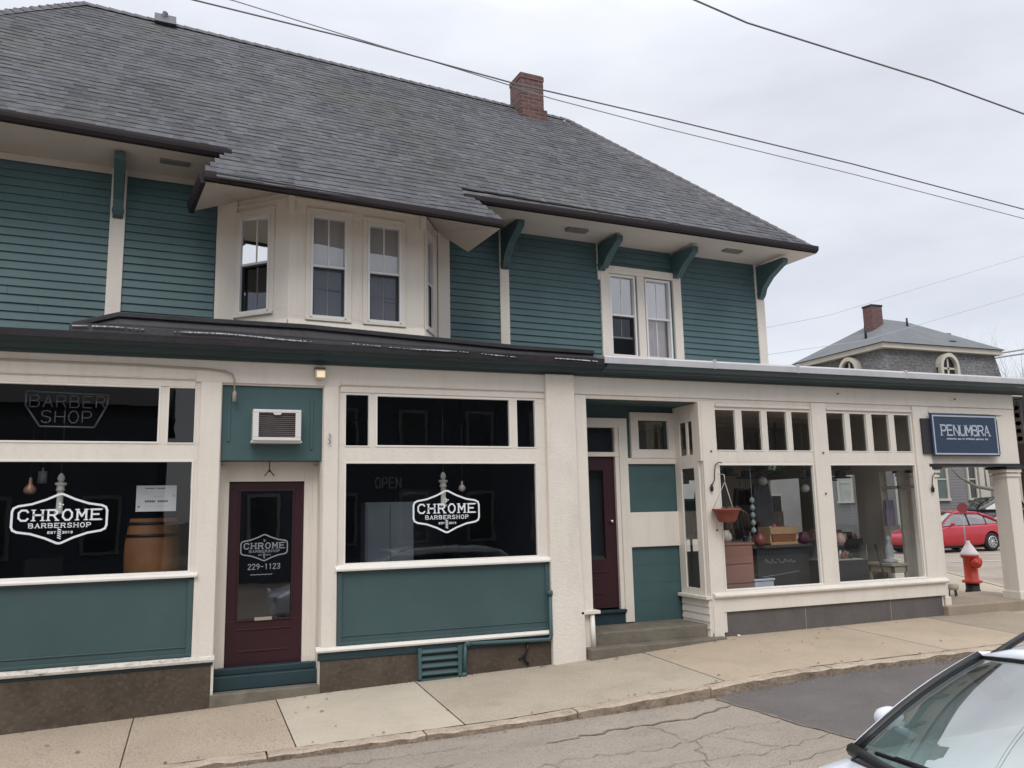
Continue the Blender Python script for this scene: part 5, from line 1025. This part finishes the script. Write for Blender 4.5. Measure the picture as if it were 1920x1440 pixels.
# ================================================================== cars
def arc_cut(ob, cuts):
    for (x, z, r) in cuts:
        me = bpy.data.meshes.new('cut'); bm = bmesh.new(); bmesh.ops.create_cone(bm, cap_ends=True, segments=28, radius1=r, radius2=r, depth=4); bmesh.ops.rotate(bm, verts=bm.verts, matrix=Matrix.Rotation(math.pi / 2, 3, 'X')); bmesh.ops.translate(bm, verts=bm.verts, vec=(x, 0, z)); bm.to_mesh(me); bm.free()
        co_ = bpy.data.objects.new('cut', me); col.objects.link(co_); md_ = ob.modifiers.new('b', 'BOOLEAN'); md_.object = co_; md_.operation = 'DIFFERENCE'; md_.solver = 'EXACT'
        par = ob.parent; ob.parent = None; bpy.context.view_layer.update()
        ev = ob.evaluated_get(bpy.context.evaluated_depsgraph_get()); nm_ = bpy.data.meshes.new_from_object(ev); ob.modifiers.remove(md_); ob.data = nm_; ob.parent = par; bpy.data.objects.remove(co_)
def car(name, label, loc, rz, paint, prof, gh, hw=.88, wheels=(.82, 3.5), wr=.32, rack=False, plate=False, lights=True, sub=True, rim_c=(.5, .5, .5)):
    """faces -x; prof: (x, z of shoulder, z of crown, half width) stations of the lower body; gh: greenhouse dict"""
    t_ = thing(name, label, 'car', loc, rz)
    q = MB(paint); k = 9; vs = []; fs = []
    for (x_, zs, zc, w_) in prof:
        zb = .20 if .3 < x_ < prof[-1][0] - .3 else .30
        sec = [(0, zb), (w_ * .85, zb), (w_ * .97, zb + .08), (w_, zs * .55), (w_ * .99, zs * .80), (w_ * .955, zs * .96), (w_ * .88, zs + (zc - zs) * .45), (w_ * .55, zs + (zc - zs) * .85), (0, zc)]
        vs += [(x_, y_, z_) for y_, z_ in sec] + [(x_, -y_, z_) for y_, z_ in sec[1:-1][::-1]]
    kk = 2 * k - 2; n = len(prof)
    for i in range(n - 1):
        for j in range(kk): a_ = i * kk + j; c_ = i * kk + (j + 1) % kk; fs.append((a_, c_, c_ + kk, a_ + kk))
    fs += [tuple(range(kk))[::-1], tuple((n - 1) * kk + j for j in range(kk))]
    q.mesh(vs, [f[::-1] for f in fs], 0, True); body = q.build('body', t_)
    sb = body.modifiers.new('s', 'SUBSURF'); sb.levels = sb.render_levels = 2
    bpy.context.view_layer.update(); par = body.parent; body.parent = None; bpy.context.view_layer.update(); ev = body.evaluated_get(bpy.context.evaluated_depsgraph_get()); nm_ = bpy.data.meshes.new_from_object(ev); body.modifiers.remove(sb); body.data = nm_; body.parent = par
    arc_cut(body, [(x_, wr, wr * 1.18) for x_ in wheels])
    for p_ in body.data.polygons: p_.use_smooth = True
    try: body.data.set_sharp_from_angle(angle=R(40))
    except Exception: pass
    q = MB(BLK); L1 = prof[-1][0]; q.box(.25, L1 - .25, -hw * .72, hw * .72, .16, .62); q.build('underbody', t_)
    TY = mat('tyre_rubber', (.02, .02, .02), .8); RM = mat('alloy_rim_' + name, rim_c, .3, metal=.7)
    for x_ in wheels:
        for sg_ in (-1, 1):
            wq = MB(TY); y_ = sg_ * (hw - .11); wq.lathe([(wr * .62, -.1), (wr * .93, -.1), (wr, -.07), (wr, .07), (wr * .93, .1), (wr * .62, .1), (wr * .62, -.1)], (x_, y_, wr), 28, 0, 'y', False); wo = wq.build('wheel', t_)
            rq = MB(RM, BLK); yy = y_ + sg_ * .085; rq.lathe([(.02, -.005), (wr * .60, -.005), (wr * .60, .0), (.02, 0)], (x_, yy - sg_ * .02, wr), 28, 1, 'y')
            for k_ in range(10):
                a_ = k_ * math.pi / 5; c0, s0 = math.cos(a_), math.sin(a_); tx, tz = -s0 * .016, c0 * .016
                rq.face([(x_ + c0 * .03 - tx, yy, wr + s0 * .03 - tz), (x_ + c0 * wr * .6 - tx * 1.6, yy, wr + s0 * wr * .6 - tz * 1.6), (x_ + c0 * wr * .6 + tx * 1.6, yy, wr + s0 * wr * .6 + tz * 1.6), (x_ + c0 * .03 + tx, yy, wr + s0 * .03 + tz)])
            rq.lathe([(wr * .56, -.02), (wr * .64, -.02), (wr * .64, .02), (wr * .56, .02), (wr * .56, -.02)], (x_, yy, wr), 28, 0, 'y', False); rq.lathe([(.001, -.015), (.05, -.015), (.05, .015), (.001, .015)], (x_, yy, wr), 14, 0, 'y'); rq.build('rim', wo)
    # greenhouse
    wbx_, wtx, rtx, rbx = gh['x']; zb_, zt, zr, zrb = gh['z']; wb, wt = gh['w']
    CG = glass('car_glass_' + name, gh.get('tint', (.50, .58, .56)), .34)
    ws = MB(CG); n = 12; vs = []
    for j in range(7):
        v_ = j / 6
        for i in range(n + 1):
            u_ = -1 + 2 * i / n; w_ = wb + (wt - wb) * v_; bow = (1 - u_ * u_); x_ = wbx_ + (wtx - wbx_) * v_ - .16 * bow * (1 - v_ * .6) ; vs.append((x_, u_ * w_, zb_ + (zt - zb_) * v_ + .03 * math.sin(math.pi * v_) + .035 * bow * v_))
    ws.mesh(vs, [(j * (n + 1) + i, j * (n + 1) + i + 1, (j + 1) * (n + 1) + i + 1, (j + 1) * (n + 1) + i) for j in range(6) for i in range(n)], 0, True); ws.build('windshield', t_)
    FR = MB(BLK)
    bot = [vs[i] for i in range(n + 1)]; FR.tube([(p_[0] - .015, p_[1], p_[2] + .0) for p_ in bot], .03, 8)
    FR.build('cowl_trim', t_)
    TF = MB(BLK); TF.tube([(p_[0] + .002, p_[1], p_[2] + .002) for p_ in vs[-(n + 1):]], .011, 6); TF.build('windshield_seal', t_)
    rfm = MB(paint); nx_, ny = 14, 10; vs = []
    for j in range(nx_ + 1):
        v_ = j / nx_; x_ = wtx + (rtx - wtx) * v_; w_ = wt * (1 + .03 * math.sin(math.pi * v_)); zc_ = zt + (zr - zt) * v_ + gh.get('crown', .05) * math.sin(math.pi * min(1, v_ * 1.0)) 
        for i in range(ny + 1): u_ = -1 + 2 * i / ny; bow = 1 - u_ * u_; vs.append((x_ - .064 * bow * (1 - v_), u_ * w_, zc_ + .035 * bow - .02 * u_ ** 6))
    rfm.mesh(vs, [(j * (ny + 1) + i, j * (ny + 1) + i + 1, (j + 1) * (ny + 1) + i + 1, (j + 1) * (ny + 1) + i) for j in range(nx_) for i in range(ny)], 0, True); rfo = rfm.build('roof', t_)
    so_ = rfo.modifiers.new('t', 'SOLIDIFY'); so_.thickness = .03; so_.offset = -1
    nxr = [vs[j * (ny + 1)] for j in range(nx_ + 1)]
    for sg_ in (-1, 1):
        e_ = [(p_[0], sg_ * abs(p_[1]), p_[2]) for p_ in nxr]
        A_ = (wbx_, sg_ * wb, zb_); P0 = (wtx, sg_ * wt, zt)
        pl_ = MB(paint, BLK)
        am = [(A_[0] + (P0[0] - A_[0]) * v_, A_[1] + (P0[1] - A_[1]) * v_, A_[2] + (P0[2] - A_[2]) * v_ + .03 * math.sin(math.pi * v_)) for v_ in [k_ / 8 for k_ in range(9)]]
        pl_.tube([(p_[0] + .02, p_[1] + sg_ * .012, p_[2] + .0) for p_ in am] + [(e_[k_][0], e_[k_][1], e_[k_][2] - .02) for k_ in range(2, nx_ + 1, 2)], .024, 10, 0)
        pl_.tube([(p_[0] - .005, p_[1] - sg_ * .018, p_[2] + .012) for p_ in am], .022, 6, 1)
        rb = (rbx, sg_ * wb, zrb); rt_ = e_[-1]; pl_.tube([rt_, ((rt_[0] * .5 + rb[0] * .5), (rt_[1] + rb[1]) / 2 + sg_ * .01, (rt_[2] + rb[2]) / 2 + .03), rb], .045, 8, 0)
        xm = gh['bp']; bt = interp([(p_[0], p_[2]) for p_ in e_], xm)
        for xm_ in ([xm] + gh.get('cp', [])):
            bt = interp([(p_[0], p_[2]) for p_ in e_], xm_); pl_.tube([(xm_, sg_ * wb, zb_ - .03), (xm_ + .05, sg_ * wt, bt - .02)], .035, 6, 1)
        pl_.build('pillars', t_)
        sw = MB(CG); top = [p_ for p_ in e_]; npt = len(top)
        ppts = [(A_[0] + .02, A_[1], A_[2] - .02)] + [(p_[0], p_[1] * .995, p_[2] - .01) for p_ in top] + [(rbx, sg_ * wb, zrb)]
        sw.face(ppts if sg_ < 0 else ppts[::-1]); sw.build('side_window', t_)
        mi_ = MB(paint, BLK); mx_ = gh.get('mirx', wbx_ + .38); my = sg_ * (hw + .05)
        mi_.lathe([(.001, -.05), (.05, -.045), (.075, -.01), (.08, .04), (.078, .055), (.001, .055)], (0, 0, 0), 16, 0, 'x'); 
        mi_.v = [(mx_ + v_[0] * .8, my + v_[1] * .95, zb_ + .055 + v_[2] * .68) for v_ in mi_.v]; mi_.tube([(mx_ + .02, sg_ * (hw - .1), zb_ - .0), (mx_ + .01, my, zb_ + .03)], .02, 6, 0); mi_.build('wing_mirror', t_)
        if rack:
            rk = MB(BLK); rr = [(e_[k_][0] + .05, e_[k_][1] * .93, e_[k_][2] + .03 + .075 * min(1, math.sin(math.pi * min(1, (k_ + .0) / nx_)) * 2.2)) for k_ in range(0, nx_ + 1)]; rk.tube(rr, .017, 8); rk.build('roof_rail', t_)
    rw = MB(CG); rp = [(rtx, -wt, nxr[-1][2]), (rtx, wt, nxr[-1][2]), (rbx + .02, wb, zrb), (rbx + .02, -wb, zrb)]; rw.face(rp); rw.build('rear_window', t_)
    it = MB(mat('car_interior', (.035, .035, .038), .8), mat('car_dash', (.025, .03, .03), .6)); it.box(wbx_ + .05, rbx - .1, -wb * .9, wb * .9, .45, zb_ - .14)
    it.prism([(wbx_ - .05, zb_ - .10), (wbx_ + .25, zb_ - .03), (wbx_ + .50, zb_ - .06), (wbx_ + .50, zb_ - .25), (wbx_ - .05, zb_ - .2)], -wb * .92, wb * .92, 'y', 1)
    for sx_ in (1.05, 1.95):
        for sy_ in (-.36, .36): it.box(wbx_ + sx_, wbx_ + sx_ + .12, sy_ - .24, sy_ + .24, .5, zb_ + .06); it.box(wbx_ + sx_ + .02, wbx_ + sx_ + .11, sy_ - .11, sy_ + .11, zb_ + .09, zb_ + .25)
    it.tube([(wbx_ + .72 + .18 * math.cos(a_) * .35, -.36 + .18 * math.sin(a_), zb_ - .03 + .17 * math.cos(a_)) for a_ in [k_ * math.pi / 8 for k_ in range(17)]], .014, 6, 0, False); it.build('cabin_interior', t_)
    rm_ = MB(BLK); rm_.box(wtx - .02, wtx + .01, -.11, .11, zt - .10, zt - .04); rm_.tube([(wtx, 0, zt - .05), (wtx - .03, 0, zt + .02)], .01, 6); rm_.build('rear_view_mirror', t_)
    if lights:
        for sg_ in (-1, 1):
            hl = MB(mat('headlight_lens', (.6, .62, .65), .1)); hl.lathe([(.001, 0), (.10, .0), (.11, -.05), (.001, -.08)], (0, 0, 0), 16, 0, 'x'); hl.v = [(.10 + v_[0], sg_ * hw * .76 + v_[1] * 1.3, .66 + v_[2] * .7) for v_ in hl.v]; hl.build('headlight', t_)
            tl = MB(mat('tail_light_lens', (.35, .02, .02), .2)); tl.box(L1 - .16, L1 - .01, sg_ * hw * .80 - .1, sg_ * hw * .80 + .09, prof[-2][1] * .80, prof[-2][1] * .97); tl.build('tail_light', t_, .02)
    return t_
WP = mat('white_car_paint', (.74, .78, .86), .22, .02, 2, coat=.6)
wagon = [(0, .50, .55, .62), (.04, .60, .66, .72), (.25, .72, .78, .80), (.7, .84, .90, .865), (1.1, .93, .985, .875), (1.5, 1.0, 1.035, .88), (2.2, 1.0, 1.03, .885), (3.2, 1.0, 1.03, .885), (4.1, 1.0, 1.03, .87), (4.5, .98, 1.0, .83), (4.62, .80, .84, .78), (4.65, .55, .6, .70)]
wc = car('white_wagon', 'silvery white wagon with black roof rails parked facing left at the lower right corner', (1.43, -6.80, road_z(3, -6.8)), 0, WP, wagon, dict(x=(1.46, 2.16, 4.25, 4.58), z=(1.02, 1.385, 1.40, 1.02), w=(.75, .645), bp=2.75, cp=[3.65], crown=.045, tint=(.62, .72, .68)), rack=True)
q = MB(BLK); q.tube([(1.50, -.55, 1.05), (1.36, -.1, 1.07), (1.40, .45, 1.06)], .012, 6); q.tube([(1.44, .60, 1.04), (1.35, .15, 1.075), (1.37, -.12, 1.08)], .010, 6); q.build('wiper', wc)
q = MB(BLK); q.tube([(1.52, -.74, 1.015), (1.30, -.60, 1.03), (1.20, 0, 1.048), (1.30, .60, 1.03), (1.52, .74, 1.015)], .006, 5); q.build('bonnet_gap', wc)
RP = mat('red_car_paint', (.42, .012, .028), .25, .03, 2, coat=.6)
sedan = [(0, .45, .5, .60), (.05, .58, .62, .72), (.3, .70, .75, .82), (.8, .80, .86, .87), (1.2, .88, .93, .885), (1.6, .93, .96, .89), (2.6, .93, .96, .89), (3.4, .95, .98, .885), (3.9, .98, 1.02, .87), (4.35, .98, 1.02, .83), (4.5, .88, .93, .78), (4.55, .50, .55, .70)]
car('red_sedan', 'bright red sedan parked across the side street seen through the porch', (23.28, 13.31, .125), R(-2), RP, sedan, dict(x=(1.25, 2.05, 3.25, 4.05), z=(.95, 1.38, 1.36, .99), w=(.78, .60), bp=2.55, cp=[3.35], crown=.03, tint=(.6, .68, .70)), wheels=(.85, 3.48), wr=.33, rim_c=(.6, .6, .62))
DP = mat('dark_blue_car_paint', (.02, .022, .035), .25, .03, 2, coat=.6)
car('dark_hatchback', 'dark navy car parked behind the red sedan with its windshield showing', (30.7, 16.0, .50), R(25), DP, wagon, dict(x=(1.2, 2.0, 3.9, 4.5), z=(1.02, 1.50, 1.50, 1.03), w=(.76, .62), bp=2.7, crown=.03, tint=(.5, .6, .6)))

# ================================================================== overhead cables
def cable(pts, r, label, m=None, sag=0):
    q = MB(m or mat('cable_black', (.16, .16, .17), .7)); P_ = []
    for (a_, c_) in zip(pts, pts[1:]):
        for i in range(10): t = i / 10; P_.append(tuple(Vector(a_).lerp(Vector(c_), t)))
    P_.append(pts[-1]); q.tube(P_, r, 6); o = q.build('overhead_cable'); tag(o, label, 'cable', 'overhead utility cables'); return o
cable([(-3, -3, 6.03), (-.13, -3, 5.82), (1.05, -3, 5.745), (2.49, -3, 5.61), (4.05, -3, 5.53), (6.29, -3, 5.39), (8.77, -3, 5.19), (14, -3, 4.95), (22, -3, 4.8), (32, -3, 5.2)], .0072, 'thick dark cable sweeping from upper left in front of the chimney to the right edge')
CG2 = mat('cable_grey', (.30, .31, .33), .7)
cable([(-3, -2.98, 6.15), (.18, -2.98, 5.89), (1.05, -2.98, 5.775), (2.0, -2.98, 5.66), (2.87, -2.98, 5.54), (4.05, -2.98, 5.44), (6.28, -2.98, 5.29), (8.75, -2.98, 5.09), (14, -2.98, 4.85), (22, -2.98, 4.7), (32, -2.98, 5.1)], .005, 'thin pale grey cable running just beneath the thick one', CG2)
cable([(1.5, -5, 5.5), (3.0, -5, 5.25), (3.43, -5, 5.17), (4.26, -5, 5.11), (5.12, -5, 5.05), (6.08, -5, 4.94), (9, -5, 4.62), (13, -5, 4.5), (20, -5, 4.8), (30, -5, 5.6)], .0065, 'black twisted cable crossing the upper right corner of the sky')
CF = mat('cable_faint', (.42, .43, .46), .7)
cable([(19, 15, 7.3), (24.3, 15, 8.2), (33.6, 15, 10.8), (45, 15, 14.2)], .008, 'faint far cable rising to the right above the mansard house chimney', CF)
cable([(19, 15.2, 8.3), (22.8, 15.2, 9.15), (33.9, 15.2, 12.55), (45, 15.2, 16)], .008, 'faintest far cable highest above the mansard house', CF)
cable([(38.5, 24, 9.6), (45.4, 25, 10.72), (60, 26, 13.1)], .05, 'upper of the two grey cables right of the mansard roof', CG2)
cable([(38.5, 24, 9.3), (45.4, 25, 10.48), (60, 26, 12.7)], .05, 'lower of the two grey cables right of the mansard roof', CG2)
# small litter on the pavement
lt = MB(mat('litter_white', (.7, .7, .68), .7)); lt.mesh([(0, 0, 0), (.06, .01, .0), (.05, .04, .012), (.01, .035, .02)], [(0, 1, 2, 3), (3, 2, 1, 0)]); o = lt.build('paper_scrap'); o.location = (6.62, -.08, walk_z(6.62, -.08) + .006); tag(o, 'tiny white paper scrap on the sidewalk under the first display window', 'litter')

# ---- more stock in the Penumbra shop
ORD = ['leftmost', 'second', 'third', 'fourth', 'fifth', 'sixth', 'seventh', 'eighth', 'ninth', 'rightmost']
COLS = [('amber', (.30, .14, .04)), ('white', (.55, .55, .52)), ('dark green', (.03, .07, .04)), ('blue', (.04, .08, .18)), ('cream', (.45, .40, .30)), ('brown', (.12, .06, .035)), ('pale green', (.25, .33, .27)), ('black', (.02, .02, .022)), ('red', (.30, .05, .04)), ('grey', (.25, .25, .26))]
fs_ = thing('window_shelf', 'long dark shelf on brackets carrying coloured bottles in the first display window', 'shelf', (7.25, .95, 1.30)); b = MB(mat('dark_shelf', (.03, .022, .02), .5)); b.box(0, 1.25, 0, .28, -.03, 0); b.build('board', fs_)
for k, x_ in enumerate((.05, 1.15)): b = MB(mat('dark_shelf', (.03, .022, .02), .5)); b.box(x_, x_ + .04, .02, .26, -1.0, -.03); b.build('leg', fs_)
for k in range(10):
    nm_, c_ = COLS[k]; r_ = random.uniform(.022, .04); h_ = random.uniform(.10, .24); q = MB(mat('bottle_' + nm_, c_, .2)); q.lathe([(.001, 0), (r_, 0), (r_, h_ * .6), (r_ * .4, h_ * .78), (r_ * .35, h_), (.001, h_)], (0, 0, 0), 12); o = q.build('glass_bottle'); o.location = (7.30 + k * .125, 1.05 + .06 * (k % 3), 1.301)
    tag(o, nm_ + ' bottle, ' + ORD[k] + ' on the long shelf of the first display window', 'bottle', 'bottles on the window shelf')
FRC = [(6.7, 1.75, .32, .42), (7.3, 2.05, .28, .36), (7.9, 1.60, .30, .30), (8.45, 2.45, .30, .24), (9.0, 2.46, .26, .22), (9.55, 1.7, .34, .46)]
for k, (x_, z_, w_, h_) in enumerate(FRC):
    t_ = thing('picture_frame', ORD[k] + ' of the framed pictures on the back wall of the corner shop', 'picture', (x_, 3.86, z_), 0, 'framed pictures on the back wall')
    q = MB(WD if k % 2 else BLK); q.box(-w_ / 2, w_ / 2, 0, .03, -h_ / 2, h_ / 2); q.build('frame', t_); q = MB(mat('print_%d' % k, (.30 + .04 * k, .30, .28), .6, .5, 9)); q.box(-w_ / 2 + .03, w_ / 2 - .03, -.004, 0, -h_ / 2 + .03, h_ / 2 - .03); q.build('print', t_)
for k, (x_, y_, z_, c_, nm_) in enumerate(((7.05, .65, 1.40, (.55, .50, .45), 'pale ceramic bowl on top of the terracotta chest'), (8.75, .62, 1.301, (.60, .60, .58), 'white china jug at the left end of the display case top'), (9.12, .70, 1.301, (.45, .30, .25), 'dusky pink bowl in the middle of the display case top'), (7.55, .55, 1.341, (.20, .05, .045), 'small dark red pot at the left end of the dark counter'), (8.38, .62, 1.341, (.10, .03, .05), 'dark plum pot at the right end of the dark counter'))):
    q = MB(mat('pot_glaze_%d' % k, c_, .35, .1, 6)); q.lathe([(.001, 0), (.05, 0), (.085, .06), (.07, .12), (.045, .15), (.05, .17), (.001, .165)], (0, 0, 0), 18); o = q.build('ceramic_pot'); o.location = (x_, y_, z_); tag(o, nm_, 'pot')
# bolts left in the fascia and posts
b = MB(mat('rusty_bolt', (.12, .07, .05), .8))
for x_, z_ in ((8.62, 3.47), (10.9, 3.46), (8.27, 2.62), (8.26, 2.05), (6.40, 2.63), (6.42, 1.6)): b.lathe([(.001, -.012), (.012, -.010), (.014, 0), (.001, .002)], (x_, -.036, z_), 8, 0, 'y')
b.build('old_bolts', B)
# grit and leaf litter in the gutter and against the wall
GR = [mat('grit_pale', (.40, .34, .27), .9), mat('grit_dark', (.10, .085, .07), .9), mat('dead_leaf', (.16, .09, .045), .85)]
b = MB(*GR)
def pebble(x, y, z, r, m):
    v_ = [(x + random.uniform(-r, r), y + random.uniform(-r, r), z + random.uniform(0, r)) for _ in range(3)] + [(x, y, z + r * .9)]
    b.mesh(v_, [(0, 1, 2), (0, 1, 3), (1, 2, 3), (2, 0, 3)], m)
for k in range(1500):
    x_ = random.uniform(-3, 11); y_ = -1.965 - abs(random.gauss(0, .07)); pebble(x_, y_, road_z(x_, y_) + .008, random.uniform(.003, .009), random.choice((0, 0, 1, 1, 1)))
for k in range(900):
    x_ = random.uniform(-3, 10); y_ = -.02 - abs(random.gauss(0, .035)); y_ -= .16 if 4.45 < x_ < 6.45 else 0; pebble(x_, y_, walk_z(x_, y_) + .001, random.uniform(.003, .008), random.choice((0, 1, 1)))
for k in range(1100):
    x_ = random.uniform(-2.5, 9); y_ = random.uniform(-4.5, -2.0); pebble(x_, y_, road_z(x_, y_) + .008, random.uniform(.003, .007), random.choice((0, 1, 1)))
for k in range(90):
    x_ = random.uniform(-3, 10); y_ = random.choice((-.05 - abs(random.gauss(0, .05)), -1.78 + random.uniform(-.02, .05), random.uniform(-1.8, -.2), -1.99 - abs(random.gauss(0, .05)))); y_ -= .16 if 4.45 < x_ < 6.45 and y_ > -.2 else 0
    z_ = (walk_z if y_ > -1.8 else road_z)(x_, y_) + .009; a_ = random.uniform(0, 6.3); l_ = random.uniform(.012, .03); c0, s0 = math.cos(a_) * l_, math.sin(a_) * l_
    b.mesh([(x_ - c0, y_ - s0, z_), (x_ - s0 * .5, y_ + c0 * .5, z_ + .006), (x_ + c0, y_ + s0, z_ + .002), (x_ + s0 * .5, y_ - c0 * .5, z_ + .004)], [(0, 1, 2, 3)], 2)
b.build('grit_and_leaves', kind='stuff')

for k in range(12):
    nm_, c_ = COLS[(k * 3) % 10]; h_ = .06 + .02 * (k % 4); q = MB(mat('jar_' + nm_, c_, .15)); q.lathe([(.001, 0), (.03, 0), (.032, h_ * .7), (.02, h_ * .8), (.02, h_), (.001, h_)], (0, 0, 0), 12); o = q.build('small_jar'); o.location = (8.70 + .045 * k, .50 + .10 * (k % 3), 1.104)
    tag(o, 'one of the small jars lined up inside the glass top of the display case', 'jar', 'small jars in the display case')
for k, (x_, y_, z_, r_, c_, lb) in enumerate(((7.15, 1.2, 2.0, .10, (.5, .5, .48), 'pale globe lantern hanging at the left of the first display window'), (8.25, 1.3, 2.28, .07, (.55, .6, .6), 'small bright glass ball hanging near the top right of the first display window'), (8.72, .9, 2.15, .06, (.4, .42, .44), 'silvery ball hanging at the top left of the second display window'))):
    q = MB(mat('hung_glass_%d' % k, c_, .12)); q.lathe([(.001, -r_)] + [(r_ * math.cos(a_), r_ * math.sin(a_)) for a_ in [R(-70 + 20 * j) for j in range(8)]] + [(.001, r_)], (0, 0, 0), 16); q.tube([(0, 0, r_), (0, 0, 3.38 - z_)], .003, 4); o = q.build('hanging_globe'); o.location = (x_, y_, z_); tag(o, lb, 'ornament')
sc_ = thing('display_chair', 'pale painted wooden chair behind the display case near the side window', 'chair', (9.75, 1.55, .30), .6)
q = MB(CW); q.box(-.2, .2, -.2, .2, .42, .46); q.build('seat', sc_, .01); q = MB(CW); q.box(-.2, .2, .16, .19, .85, .95); [q.box(x_, x_ + .02, .165, .185, .46, .86) for x_ in (-.19, -.07, .05, .17)]; q.build('backrest', sc_)
for x_, y_ in ((-.18, -.18), (.18, -.18), (-.18, .18), (.18, .18)): q = MB(CW); q.box(x_ - .018, x_ + .018, y_ - .018, y_ + .018, 0, .42); q.build('leg', sc_)

for k in range(26):
    r1_ = random.uniform(.02, .045); nm_, c_ = COLS[(k * 7) % 10]; q = MB(mat('trinket_' + nm_, tuple(.6 * v + .04 for v in c_), .4, .2, 30)); kind_ = k % 3
    if kind_ == 0: q.box(-r1_, r1_, -r1_, r1_, 0, r1_ * 2.2)
    elif kind_ == 1: q.lathe([(.001, 0), (r1_ * .7, 0), (r1_, r1_), (r1_ * .5, r1_ * 2), (r1_ * .6, r1_ * 2.4), (.001, r1_ * 2.4)], (0, 0, 0), 12)
    else: q.lathe([(.001, 0), (r1_ * .8, 0), (r1_ * .3, r1_ * .6), (r1_ * .25, r1_ * 2.6), (r1_ * .8, r1_ * 3), (.001, r1_ * 3.2)], (0, 0, 0), 12)
    onc = k < 13; x_ = (7.50 + .072 * k) if onc else (8.80 + .085 * (k - 13)); y_ = (.92 + .05 * (k % 4)) if onc else 1.08 + .05 * (k % 2)
    if onc: y_ = 1.02
    o = q.build('trinket', None, .003); o.location = (x_, y_, 1.341 if onc else 1.361); tag(o, 'one of the small trinkets crowded behind the wooden box' if onc else 'one of the small trinkets crowded between the baskets on the low shelf', 'trinket', 'trinkets behind the wooden box' if onc else 'trinkets on the low shelf')
q = MB(mat('dark_shelf', (.03, .022, .02), .5)); q.box(7.40, 8.50, .96, 1.10, 1.305, 1.338); q.box(7.42, 7.46, .98, 1.08, .30, 1.305); q.box(8.44, 8.48, .98, 1.08, .30, 1.305); tag(q.build('narrow_stand'), 'narrow dark stand for trinkets behind the counter', 'stand')
for k, (x_, c_, nm_) in enumerate(((6.75, (.05, .03, .03), 'brown'), (6.92, (.10, .02, .03), 'wine red'), (7.12, (.03, .05, .09), 'navy'), (8.62, (.10, .11, .10), 'olive grey'), (8.78, (.03, .03, .03), 'black'))):
    fabric('hanging_coat', nm_ + ' coat hanging on a rail inside the display room, ' + ORD[k] + ' of the coats', x_, 2.2 + .05 * k, 1.35, .30, .85, c_, 'coat')
for k, (x_, y_, z_, w_) in enumerate(((9.25, 2.4, 1.45, .5), (8.15, 3.2, 1.7, .4))):
    q = MB(WD, mat('mirror_glass', (.6, .62, .65), .08, metal=1.0)); q.box(-w_ / 2, w_ / 2, 0, .03, -.35, .35); q.box(-w_ / 2 + .04, w_ / 2 - .04, -.004, 0, -.31, .31, 1); q.box(-.02, .02, 0, .02, -1.4 + .25 * k, -.35); o = q.build('standing_mirror'); o.location = (x_, y_, z_); tag(o, ('wood framed mirror standing near the side windows', 'smaller wood framed mirror standing near the back wall')[k], 'mirror')
